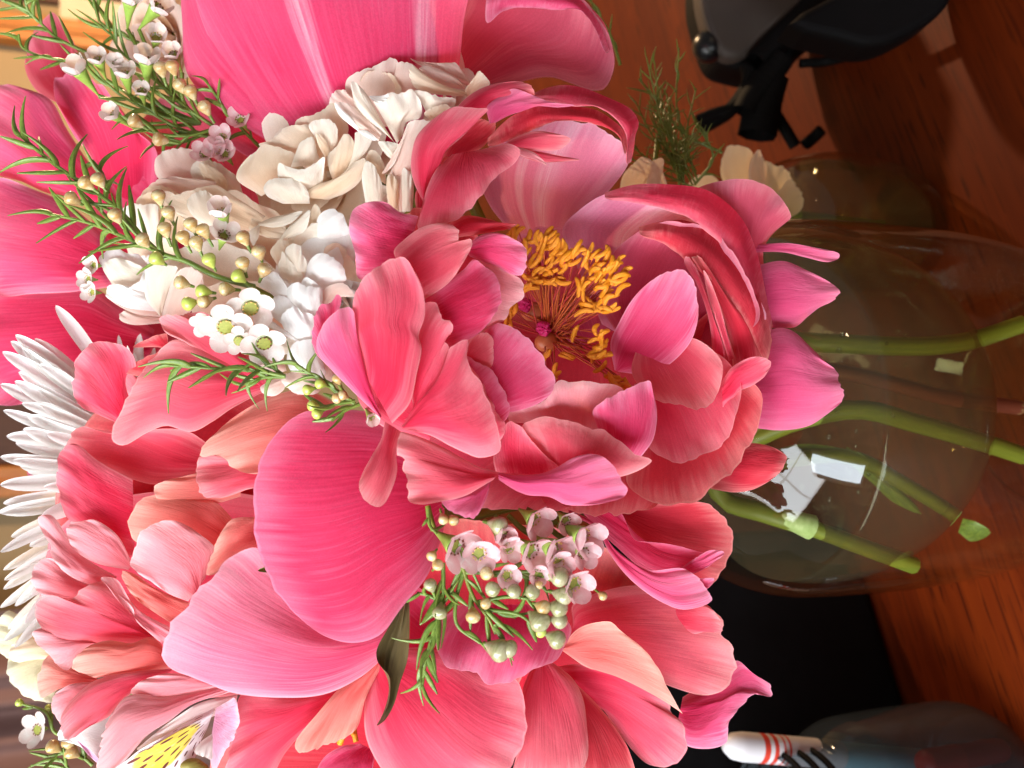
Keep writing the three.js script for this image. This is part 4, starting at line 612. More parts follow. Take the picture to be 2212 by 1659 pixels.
wp(bloom('white_carnation', 'cream white carnation beneath the waxflower shoot at the soft pink peony', 'carnation', 325, 600, 36.2, 100, [-.5, .1, .85], ['white', 'cream', 'snow'], 'carn', 16, { turn: .5 }), [
  ['cream', 'F', [520, 640, 420, 560, 380, 480], [420, 420, 500, 410, 560, 440], [620, 560, 620, 500, 600, 460], [34.6, 34], .2],
  ['white', 'F', [520, 700, 420, 660, 360, 600], [380, 540, 450, 520, 530, 540], [620, 640, 600, 590, 570, 560], [34, 33.4], .2],
  ['cream', 'F', [560, 740, 480, 730, 420, 690], [420, 640, 480, 610, 560, 610], [640, 700, 640, 660, 610, 630], [33.4, 32.8], .2],
  ['cream', 'a', [900, 560, 750, 270, 655, 150], [720, 50, 1000, -5, 1200, 40, 1320, 110], [1500, 700, 1480, 450, 1380, 280], [34.4, 33.8], .3],
  ['white', 'a', [850, 800, 550, 430, 478, 230], [600, 158, 750, 162, 930, 170], [1050, 750, 980, 480, 950, 310], [34.2, 33.6], .35],
  ['snow', 'a', [1300, 650, 1280, 300, 1320, 150], [1400, 40, 1500, -10, 1640, 20], [1550, 700, 1540, 420, 1560, 200], [34, 33.4], .3],
  ['blush', 'a', [1000, 1700, 600, 1720, 445, 1650], [460, 1560, 600, 1528], [1000, 1600, 850, 1590, 720, 1550], [34.2, 34], .15],
  ['snow', 'a', [750, 1250, 330, 1160, 235, 1000], [175, 880, 250, 775, 400, 725, 560, 800], [900, 1050, 760, 880, 680, 800], [34.1, 33.6], .35],
  ['blush', 'a', [1000, 1620, 700, 1590, 480, 1505], [265, 1340, 360, 1310, 600, 1370], [1020, 1500, 850, 1440], [33.8, 33.5], .2],
  ['white', 'a', [780, 1280, 400, 1270, 320, 1160], [235, 1000, 280, 890, 440, 860], [850, 1080, 700, 950], [33.8, 33.4], .3],
  ['snow', 'a', [1000, 1560, 500, 1490, 350, 1390], [265, 1335, 320, 1210, 500, 1210], [1020, 1420, 800, 1300, 660, 1250], [33.6, 33.2], .3],
  ['snow', 'a', [850, 1320, 650, 1270, 515, 1278], [640, 1195, 700, 1150], [900, 1150, 850, 1050, 780, 1000], [33.3, 33], .15],
  ['white', 'a', [960, 1600, 790, 1390, 770, 1150], [815, 925, 1000, 948, 1195, 972], [990, 1590, 1070, 1330, 1140, 1120], [33.3, 32.8], .3],
  ['blush', 'a', [980, 1680, 1050, 1380, 1190, 1040], [1350, 975, 1510, 1060], [1230, 1700, 1420, 1480, 1520, 1250], [33, 32.4], .3],
  ['cream', 'a', [1000, 900, 950, 650, 960, 600], [1050, 600, 1150, 700], [1300, 980, 1250, 850], [33.4, 33], .1],
]);
wp(bloom('white_carnation', 'small blush carnation wedged between waxflower and cream rose', 'carnation', 428, 400, 37.4, 70, [-.4, -.2, .85], ['blush', 'white', 'cream'], 'carn', 10, { turn: 1.7 }), [
  ['blush', '00', [1350, 1320, 1030, 1160, 1000, 1080], [1030, 1000, 1150, 958, 1230, 968], [1450, 1250, 1400, 1080, 1330, 1000], [35.6, 35], .35],
  ['white', '00', [1450, 1320, 1250, 1160, 1240, 1080], [1300, 1030, 1400, 1050, 1490, 1110], [1580, 1280, 1550, 1180, 1520, 1130], [35.2, 34.7], .3],
  ['blush', '00', [1300, 1350, 1000, 1260, 930, 1262], [990, 1185, 1100, 1148, 1250, 1160], [1550, 1320, 1480, 1210, 1370, 1172], [35, 34.5], .3],
  ['cream', '00', [1100, 1430, 900, 1320], [950, 1220, 1040, 1205], [1250, 1380, 1180, 1270], [34.8, 34.4], .2],
  ['cream', '00', [1400, 1250, 1300, 1120], [1290, 1060, 1370, 1080], [1480, 1250, 1460, 1150], [34.8, 34.5], .15],
]);
wp(bloom('white_carnation', 'small pale bud of frilled petals between rose and open peony', 'carnation', 850, 430, 33, 36, [.1, .1, 1], ['blush', 'white'], 'carn', 8, { turn: .9 }), [
  ['blush', 'c', [950, 2050, 925, 1560], [955, 1460, 1020, 1436, 1070, 1490], [1120, 2050, 1110, 1600], [31.9, 31.4], .4, { jag: 1.5, ruf: 2 }],
  ['white', 'c', [1050, 2050, 1045, 1600], [1080, 1492, 1140, 1510, 1190, 1600], [1200, 2050, 1215, 1720], [31.8, 31.2], .4, { jag: 1.5, ruf: 2 }],
  ['cream', 'c', [890, 2050, 860, 1660], [890, 1570, 960, 1590], [1020, 2050, 1010, 1700], [31.7, 31.2], .35, { jag: 1.5, ruf: 2 }],
  ['white', 'c', [600, 2000, 545, 1560], [610, 1400, 690, 1440, 750, 1550], [800, 2000, 800, 1680], [31.5, 31.2], .2],
  ['cream', 'c', [650, 1560, 600, 1350], [660, 1248, 760, 1300, 825, 1420], [850, 1700, 850, 1560], [31.9, 31.6], .2],
]);
bloom('white_rose', 'blurred blush white flower behind the waxflower cups at the closed peony', 'rose', 330, 85, 40, 105, [-.3, .2, .9], ['blush', 'cream'], 'rose', 16, { turn: 2.2 });
wp(bloom('white_carnation', 'pale cream flower half hidden behind the open peony above dark needles', 'carnation', 1395, 390, 41, 30, [.2, -.2, .9], ['cream', 'blush'], 'carn', 8), [
  ['cream', '10', [1800, 1290, 1820, 1150], [1870, 1080, 1950, 1018, 2010, 1040], [1990, 1290, 2010, 1160, 2025, 1090], [40.4, 39.6], .3],
  ['cream', '10', [1950, 1290, 1990, 1140], [2020, 1040, 2088, 1030, 2085, 1110], [2110, 1290, 2110, 1190], [40.2, 39.4], .3],
]);
{ const p = V2.clone(), o = bloom('white_carnation', 'cream carnation drooping over the smaller glass vase', 'carnation', 1640, 410, 49.5, 60, [.45, -.3, .8], ['cream', 'cream', 'blush'], 'carn', 12, { turn: 3, stem: { r: .0026, low: [p.clone().add(V(0, .12, 0)), p.clone().add(V(.005, .02, .0))] } });
  wp(o, [
    ['cream', 'f', [900, 1000, 560, 750, 490, 560], [560, 270, 620, 228, 750, 235, 890, 290], [1050, 1000, 930, 650, 920, 430], [49, 48], .5],
    ['blush', 'f', [950, 1000, 850, 620, 890, 410], [985, 272, 1040, 380], [1200, 1000, 1130, 700, 1080, 480], [48.6, 47.6], .3],
    ['cream', 'f', [1000, 1000, 1050, 620, 1060, 430], [1200, 478, 1325, 520, 1405, 640], [1250, 1100, 1330, 880, 1410, 740], [48.6, 47.6], .4],
    ['cream', 'f', [1050, 1000, 1250, 770, 1400, 660], [1480, 760, 1545, 860, 1562, 1000], [1200, 1250, 1350, 1180, 1510, 1090], [48.4, 47.4], .4],
    ['cream', 'f', [200, 900, 60, 780], [150, 640, 300, 598, 430, 650], [560, 900, 500, 760], [48.4, 47.8], .3],
  ]); }
{ // cream petals at the lower left: an overblown rose
  const b = at(180, 1330, 37), o = thing('white_rose', 'greenish cream overblown rose under the white chrysanthemum', 'rose', b);
  pet(o, 'lemon', '02', [420, 900, 220, 750, 60, 640], [0, 690, -40, 800, 0, 905, 52, 950], [420, 1000, 200, 950, 100, 940], [36.5, 35.6], .4);
  pet(o, 'lemon', '02', [450, 880, 200, 890, 70, 930], [48, 1060, 100, 1130, 150, 1190, 240, 1222], [450, 1000, 380, 1120, 345, 1232], [36.2, 36.2, 35.2, 35.4], .5);
  pet(o, 'cream', '02', [450, 840, 250, 800, 120, 820], [60, 900, 80, 960], [450, 960, 300, 960, 160, 980], [35.9, 35.2], .4);
  flowerStem(o, b, { r: .003 });
}
// ================= chrysanthemum: narrow petals =================
{
  const c = at(300, 1010, 36.2), o = thing('white_chrysanthemum', 'white spider chrysanthemum with many narrow petals', 'chrysanthemum', c);
  const tips = [[360, 320], [100, 510], [70, 552], [225, 535], [15, 620], [140, 590], [120, 750], [200, 640], [0, 832], [95, 810], [20, 1000], [140, 955], [180, 1040], [40, 1168], [100, 1210], [0, 1302], [80, 1325], [130, 1362], [180, 1400], [0, 1482], [20, 1602], [-10, 1660], [70, 1820], [0, 1920], [20, 2035], [25, 2100], [20, 2160], [0, 2280], [95, 2270], [50, 2420], [20, 2500], [92, 2540], [160, 2380], [200, 2200], [150, 2000], [190, 1880], [150, 1120], [250, 950], [230, 830], [260, 700], [300, 1150], [280, 1500], [260, 1700]];
  tips.forEach(([x, y], k) => {
    const [tu, tv] = tileXY('01', x, y), a = Math.atan2(tv - 1010, tu - 300), cu = 262 + 14 * Math.cos(a), cv = 1010 + clamp((tv - 1010) * .42, -150, 170), d0 = 35.4 + rr(-.4, .6), d1 = 33.4 + rr(-.8, 1.2) + (k > 35 ? -.4 : 0);
    const L = Math.hypot(tu - cu, tv - cv), nx = -(tv - cv) / L, ny = (tu - cu) / L, w = rr(12, 17) * (L < 90 ? .8 : 1), bx = rr(-10, 10), f = (t, s) => [cu + (tu - cu) * t + nx * (s + bx * Math.sin(Math.PI * t)), cv + (tv - cv) * t + ny * (s + bx * Math.sin(Math.PI * t))];
    pet(o, 'snow', 'F', [...f(0, w * .5), ...f(.4, w * .9), ...f(.75, w), ...f(.93, w * .6)], f(1, 0), [...f(0, -w * .5), ...f(.4, -w * .9), ...f(.75, -w), ...f(.93, -w * .6)], [d0, d1], -.22, { nu: 8, nv: 14, jag: 0, ruf: .2, wob: .5, furrow: .02 });
  });
  for (let k = 0; k < 40; k++) { // far half of the ray petals
    const a = rr(-2.2, 2.2) + Math.PI, L = rr(120, 190), cu = 285, cv = 1010, tu = cu + L * Math.cos(a) * .8, tv = cv + L * Math.sin(a) * 1.55, nx = -Math.sin(a), ny = Math.cos(a), w = rr(10, 14), f = (t, s) => [cu + (tu - cu) * t + nx * s, cv + (tv - cv) * t + ny * s];
    pet(o, 'snow', 'F', [...f(.3, w * .6), ...f(.7, w), ...f(.93, w * .6)], f(1, 0), [...f(.3, -w * .6), ...f(.7, -w), ...f(.93, -w * .6)], [36.4, 35.4 + rr(-.5, 1)], -.2, { nu: 6, nv: 10, jag: 0, ruf: .2, wob: .5, furrow: .02 });
  }
  put('flower_head', new THREE.SphereGeometry(.018, 20, 14).scale(1, 1, .7).translate(c.x, c.y - .004, c.z), mottled('#c9c79a', '#e4e0c4', { roughness: .8 }), o);
  flowerStem(o, c, { r: .0035, low: sp(1600, 1000, 40, 1830, 985, 40.5, 1960, 1050, 41, 2060, 1110, 42) });
}
// ================= alstroemeria =================
{
  const b = at(500, 1560, 33.5), o = thing('alstroemeria', 'white and mauve alstroemeria with a yellow petal of dark flecks', 'alstroemeria', b);
  const cv = document.createElement('canvas'); cv.width = cv.height = 256; const x = cv.getContext('2d');
  x.fillStyle = '#f1e6e8'; x.fillRect(0, 0, 256, 256); x.fillStyle = '#efdc4a';
  for (let i = 0; i < 900; i++) { const a = rnd() * 6.28, q = Math.sqrt(rnd()); x.globalAlpha = .25; x.beginPath(); x.ellipse(110 + 62 * q * Math.cos(a), 125 + 85 * q * Math.sin(a), 5, 12, 0, 0, 7); x.fill(); }
  x.globalAlpha = 1; x.fillStyle = '#6d2a22';
  for (let r = 0; r < 5; r++) for (let i = 0; i < 8; i++) { const px = 22 + i * 30 + rr(-8, 8) + (r % 2) * 13, py = 45 + r * 42 + rr(-9, 9); x.beginPath(); x.ellipse(px, py, rr(3.2, 5), rr(9, 18), (px - 128) * .002, 0, 7); x.fill(); }
  const t = new THREE.CanvasTexture(cv); t.colorSpace = THREE.SRGBColorSpace;
  const fleck = new THREE.MeshPhysicalMaterial({ map: t, roughness: .95, transmission: .3, thickness: 0, bumpMap: veins, bumpScale: .0002, side: THREE.DoubleSide });
  pet(o, 'waxPetal' in PM ? 'waxPetal' : 'snow', '02', [760, 1300, 640, 1320, 540, 1400], [420, 1380, 372, 1430, 385, 1480], [740, 1650, 620, 1600, 480, 1490], [32.4, 31.4], .3);
  pet(o, 'mauve', '02', [620, 1620, 560, 1560], [500, 1480, 560, 1520], [700, 1660, 640, 1600], [32, 31.2], .1);
  pet(o, GM.waxPetal, '02', [1540, 1180, 1300, 1235, 1150, 1325], [1000, 1440, 890, 1540], [1530, 1260, 1350, 1340, 1150, 1440], [31.8, 31], .25);
  pet(o, fleck, '02', [1390, 1270, 1250, 1340, 1100, 1432, 900, 1545], [800, 1625, 720, 1670, 800, 1760, 1000, 1790], [1345, 1400, 1300, 1490, 1262, 1600, 1235, 1740], [31.4, 30.6], .3, { jag: .3 });
  pet(o, 'mauve', '02', [1400, 1270, 1480, 1225, 1520, 1205], [1552, 1330, 1532, 1422, 1455, 1560], [1370, 1450, 1362, 1600, 1385, 1680], [31.2, 30.9, 30.3, 30.4], .25);
  pet(o, GM.waxPetal, '02', [1400, 1420, 1290, 1500, 1262, 1560], [1330, 1590, 1365, 1605], [1420, 1460, 1390, 1540, 1380, 1590], [31, 30.5], .1);
  for (let i = 0; i < 3; i++) { const p = atT('02', 1240 + i * 20, 1640 + i * 14, 30.6); put('anther', new THREE.SphereGeometry(.0022, 12, 8).scale(1, 1.6, 1).translate(p.x, p.y, p.z), mottled('#7a6a2a', '#a89a48'), o); }
  flowerStem(o, b, { r: .0026 });
}
// ================= waxflower sprigs =================
const budGeo = new THREE.LatheGeometry([[0, -1.25], [.18, -1.2], [.3, -.95], [.62, -.5], [.92, 0], [1, .32], [.92, .62], [.68, .88], [.34, 1.02], [0, 1.05]].map(([x, y]) => new THREE.Vector2(x, y)), 18);
const needleGeo = (() => { const g = new THREE.CylinderGeometry(.5, .8, 1, 6, 8); const p = g.attributes.position; for (let i = 0; i < p.count; i++) { const t = p.getY(i) + .5, w = Math.pow(Math.sin(Math.PI * (.14 + .8 * t)), .6); p.setXYZ(i, p.getX(i) * w + .0, t, p.getZ(i) * w * .6 + 0); } g.computeVertexNormals(); return g; })();
const needleBent = (() => { const g = needleGeo.clone(), p = g.attributes.position; for (let i = 0; i < p.count; i++) { const t = p.getY(i); p.setX(i, p.getX(i) + 5.5 * t * t); } g.computeVertexNormals(); return g; })();
const cupGeo = new THREE.LatheGeometry([[.12, -1], [.2, -.85], [.42, -.5], [.78, -.12], [.95, .02], [.9, .08], [.55, -.05], [.3, -.12], [0, -.14]].map(([x, y]) => new THREE.Vector2(x, y)), 20);
const waxPetalGeo = (() => { const g = new THREE.CircleGeometry(1, 18, 0, Math.PI * 2), h = new THREE.SphereGeometry(1, 14, 8, 0, Math.PI * 2, 0, 1.0); h.scale(1.18, .3, 1.18).rotateX(Math.PI).translate(0, .3, 0); const p = h.attributes.position; for (let i = 0; i < p.count; i++) { const x = p.getX(i), z = p.getZ(i); p.setX(i, x * (1 - .18 * (z < 0 ? -z : 0))); } h.computeVertexNormals(); return h; })();
const dotGeo = new THREE.SphereGeometry(1, 6, 5);
function place(m, pos, dir, parent, twist = 0) { parent.add(m); shadow(m); const b = V(0, 0, 0); for (let p = parent; p && p !== scene; p = p.parent) b.add(p.position); m.position.copy(pos).sub(b); m.quaternion.setFromUnitVectors(V(0, 1, 0), dir); if (twist) m.rotateY(twist); return m; }
function needle(S, t, x0, y0, d0, x1, y1, d1, mat = GM.needle, w = .0011) {
  const a = atT(t, x0, y0, d0), b = atT(t, x1, y1, d1), dv = b.clone().sub(a), L = dv.length(); const m = new THREE.Mesh(rnd() < .6 ? needleGeo : needleBent, mat); m.name = 'leaf';
  place(m, a, dv.normalize(), S, rr(0, 6.28)); m.scale.set(w, L, w); return m;
}
function bud(S, t, x, y, d, bx, by, r = 46, mat = GM.bud) { const p = atT(t, x, y, d), q = atT(t, bx, by, d + .25), dv = p.clone().sub(q).normalize(), s = r / 3 * K * d / 100; const m = new THREE.Mesh(budGeo, mat); m.name = 'bud'; place(m, p, dv, S, rr(0, 6)); m.scale.set(s, s * 1.05, s); const k = p.clone().addScaledVector(dv, -s); put('bud_stalk', tube([k, k.clone().lerp(q, .5), q], s * .28, s * .2, 5, 6), GM.needle, S); return m; }
function blossom(S, t, mx, my, md, bx, by, bd, r = 70, pm = GM.waxPetal, open = .9) {
  const c = atT(t, mx, my, md), b = atT(t, bx, by, bd), dv = c.clone().sub(b), L = dv.length(); dv.normalize(); const s = r / 3 * K * md / 100;
  const m = new THREE.Mesh(cupGeo, GM.cup); m.name = 'blossom'; place(m, c, dv, S); m.scale.set(s * .62, L, s * .62);
  const kids = new THREE.Group(); // petals sit round the mouth of the cup
  const q = new THREE.Quaternion().setFromUnitVectors(V(0, 1, 0), dv);
  for (let k = 0; k < 5; k++) {
    const a = k * 1.2566 + rr(-.12, .12), tilt = open * rr(.85, 1.15), h = new THREE.Mesh(waxPetalGeo, pm); h.name = 'petal'; shadow(h);
    const M4 = new THREE.Matrix4().makeRotationFromQuaternion(q).multiply(new THREE.Matrix4().makeRotationY(a)).multiply(new THREE.Matrix4().makeTranslation(0, s * .1, s * .5)).multiply(new THREE.Matrix4().makeRotationX(-(Math.PI / 2 - tilt))).multiply(new THREE.Matrix4().makeTranslation(0, 0, s * .52)).multiply(new THREE.Matrix4().makeScale(s * .68, s * .5, s * .7));
    const g = waxPetalGeo.clone(); g.applyMatrix4(M4); const inv = new THREE.Matrix4().compose(V(0, 0, 0), m.quaternion, m.scale).invert(); g.applyMatrix4(inv); h.geometry = g; m.add(h);
  }
  const disc = put('disc', new THREE.SphereGeometry(1, 16, 8).scale(open > 1 ? .8 : .6, .02, open > 1 ? .8 : .6), GM.disc, m, false); disc.position.y = open > 1 ? .1 : -.02;
  const dots = []; for (let k = 0; k < 10; k++) { const a = k * .628 + rr(-.1, .1); dots.push(dotGeo.clone().scale(.11, .11 * s * .62 / L, .11).translate(.74 * Math.cos(a), .14 * s / L + .06, .74 * Math.sin(a))); }
  put('stamens', mergeGeometries(dots), rnd() < .5 ? GM.dot : GM.dotYellow, m, false);
  return m;
}
function shoot(S, t, pts, d0, d1, n, len, o = {}) {               // pts: x,y along the shoot to its tip
  const P = []; for (let i = 0; i < pts.length; i += 2) P.push(atT(t, pts[i], pts[i + 1], mix(d0, d1, i / (pts.length - 2))));
  put('twig', tube(P, o.r ?? .00075, (o.r ?? .00075) * .6, 30, 6), o.mat ?? GM.needle, S);
  const c = curve(P);
  n = Math.max(2, Math.round(n * .66)); len *= 1.3;
  for (let k = 0; k < n; k++) {
    const f = mix(o.from ?? .1, 1, (k + .5) / n), p = c.getPointAt(f), tg = c.getTangentAt(f), side = k % 2 ? 1 : -1, ax = tg.clone().cross(FW).normalize();
    const a = f > .93 ? rr(.1, .35) : rr(.35, .75), L = len / 3 * K * d0 / 100 * rr(.7, 1.15) * (f > .93 ? .8 : 1);
    const dir = tg.clone().multiplyScalar(Math.cos(a)).addScaledVector(ax, side * Math.sin(a)).addScaledVector(FW, rr(-.45, .35)).normalize();
    const m = new THREE.Mesh(rnd() < .35 ? needleGeo : needleBent, GM.needle); m.name = 'leaf'; place(m, p, dir, S, rr(0, 6.28)); const w = (o.w ?? .0011) * rr(1.1, 1.45); m.scale.set(w, L, w);
  }
}
function sprig(label, u, v, d) { const o = thing('waxflower_sprig', label, 'waxflower', at(u, v, d), 'waxflower sprigs in the bouquet'); return o; }
{ // upper left: green cups seen from the side
  const S = sprig('waxflower sprig with green cups and gilded buds against the closed pink peony', 560, 330, 36.5);
  flowerStem(S, at(560, 330, 36.5), { r: .0012 });
  const t = '00';
  shoot(S, t, [1690, 960, 1500, 760, 1330, 520], 36, 33.8, 14, 130, { w: .0010 });
  shoot(S, t, [1400, 900, 1180, 840, 960, 720, 760, 600, 620, 470], 35.6, 34.4, 16, 170, {  });
  shoot(S, t, [1400, 830, 1200, 690, 1050, 560, 900, 430, 780, 330, 690, 150], 35.6, 35, 22, 190, {  });
  shoot(S, t, [1380, 840, 1200, 880, 1000, 860, 860, 800], 35.4, 34.6, 10, 150);
  shoot(S, t, [1350, 860, 1150, 930, 980, 930], 35.6, 35, 9, 150, {  });
  shoot(S, t, [900, 280, 800, 230, 640, 130, 640, 0], 36.5, 36, 10, 160);
  shoot(S, t, [560, 340, 360, 240, 240, 130, 130, 60, 10, 0], 37, 36.4, 13, 150);
  shoot(S, t, [600, 420, 410, 390, 250, 360, 140, 300, 120, 220], 36.6, 36.2, 9, 120);
  shoot(S, t, [250, 140, 180, 60, 160, -40], 36.5, 36, 6, 110);
  for (const [mx, my, bx, by, r] of [[520, 470, 640, 620, 82], [950, 410, 955, 600, 84], [815, 495, 850, 640, 72], [640, 400, 690, 520, 66], [840, 20, 825, 190, 80], [1010, 60, 900, 190, 84], [1010, 250, 1000, 340, 70], [1130, 365, 1180, 470, 66], [750, 750, 860, 830, 66], [760, 420, 800, 500, 55], [920, 600, 940, 690, 55]]) { blossom(S, t, mx, my, 34.4, bx, by, 35.2, r, GM.waxPetal, .45); const p = [atT(t, bx, by, 35.2), atT(t, (bx + 1250) / 2 - 30, (by + 780) / 2 + 20, 35.5), atT(t, 1300, 800, 35.8)]; put('stalk', tube(p, .0008, .0007, 16, 6), GM.needle, S); }
  for (const [x, y, bx, by] of [[1045, 450, 1080, 560], [1120, 440, 1160, 560], [1170, 560, 1230, 650], [1240, 600, 1300, 720], [880, 790, 960, 840], [1040, 905, 1150, 930], [1330, 700, 1390, 800]]) bud(S, t, x, y, 34, bx, by, 46);
  for (const [x, y] of [[1440, 900], [1400, 980], [1330, 1000], [1460, 1000], [1560, 780]]) blossom(S, t, x, y, 34.6, x + 50, y + 70, 35.4, 62, GM.waxPink, .8);
}
{ // middle left: long needles and gilded buds over the white flowers
  const S = sprig('waxflower sprig with long needles and golden buds lying over the white carnation', 540, 620, 31.6);
  flowerStem(S, at(540, 620, 31.6), { r: .0012 });
  shoot(S, '00', [1650, 1860, 1400, 1790, 1200, 1690, 1050, 1645, 930, 1540, 780, 1370, 600, 1230, 400, 1100, 250, 980, 110, 860], 30.4, 31.2, 34, 230, { w: .0013, r: .0010, from: .25 });
  shoot(S, '00', [1060, 1645, 900, 1580, 720, 1500, 560, 1440, 310, 1385], 30.2, 31, 20, 200, { w: .0013 });
  shoot(S, '00', [720, 1440, 600, 1310, 500, 1220], 31.6, 32, 5, 140);
  shoot(S, '00', [700, 1250, 660, 1120, 600, 1040], 31, 31.4, 6, 130);
  for (const [x, y, bx, by, m] of [[1030, 1280, 1060, 1380], [1095, 1385, 1130, 1460], [1240, 1460, 1290, 1560], [1320, 1500, 1380, 1600], [1070, 1490, 1110, 1600], [1190, 1545, 1240, 1640], [1275, 1580, 1320, 1680], [1580, 1545, 1630, 1640], [750, 1400, 800, 1480], [1680, 1640, 1700, 1700], [1020, 1680, 1080, 1720, 1], [1360, 1690, 1400, 1760, 1], [1575, 1714, 1600, 1800], [1710, 1755, 1680, 1830], [1550, 1795, 1620, 1850, 1], [1470, 1874, 1560, 1880], [1180, 1834, 1260, 1860], [1620, 1900, 1650, 1850, 1], [1330, 1950, 1400, 1930], [1230, 1965, 1300, 1950, 1], [1320, 1890, 1400, 1900, 1], [560, 1190, 640, 1250], [640, 1170, 690, 1240], [470, 1290, 540, 1330], [930, 1560, 980, 1620]]) bud(S, '00', x, y, 29.9, bx, by, 47, m ? GM.budGreen : GM.bud);
  for (const [mx, my, bx, by, r] of [[1620, 330, 1600, 240, 100], [1465, 450, 1480, 340, 110], [1710, 555, 1690, 440, 95], [1550, 545, 1560, 480, 62], [1330, 440, 1400, 360, 60]]) blossom(S, '01', mx, my, 29.8, bx, by, 30.7, r, GM.waxPetal, 1.25);
  blossom(S, '00', 1440, 1390, 30, 1480, 1500, 30.6, 85, GM.waxPetal, .35); blossom(S, '00', 1450, 1530, 30, 1420, 1620, 30.6, 75, GM.waxPetal, .9);
  for (const [x, y] of [[610, 60], [575, 150], [600, 235]]) blossom(S, '01', x, y, 33.2, x + 60, y + 5, 33.6, 50, GM.waxPetal, .9);
}
{ // shoots in front of the carnation
  const S = sprig('bright green waxflower shoot between the white carnation and pale coral peony', 640, 830, 30.6);
  flowerStem(S, at(640, 830, 30.6), { r: .0011 });
  shoot(S, '01', [1850, 780, 1700, 750, 1400, 730, 1070, 708], 30, 29.6, 17, 190, { w: .0013 });
  shoot(S, '01', [1850, 780, 1700, 790, 1560, 840], 30.1, 29.8, 11, 120);
  shoot(S, '01', [1830, 770, 1740, 700, 1660, 640], 30.1, 29.9, 7, 150);
  shoot(S, '01', [2300, 960, 2150, 850, 2040, 780, 1900, 690], 29.8, 29.4, 14, 130, { w: .0012 });
  shoot(S, '01', [2300, 940, 2180, 960, 2060, 985], 29.8, 29.5, 4, 110);
  shoot(S, '01', [2330, 960, 2240, 1000, 2150, 1070], 29.8, 29.6, 4, 110);
  for (const [x, y, bx, by, g] of [[2000, 865, 2080, 850, 1], [2190, 800, 2220, 870], [2190, 920, 2250, 900], [2030, 970, 2110, 970, 1], [2060, 1020, 2130, 985, 1], [2080, 830, 2140, 850, 1], [2225, 905, 2280, 930]]) bud(S, '01', x, y, 29.4, bx, by, 36, g ? GM.budGreen : GM.bud);
  blossom(S, '11', 190, 1040, 29.2, 150, 980, 29.6, 50, GM.waxPetal, .4);
}
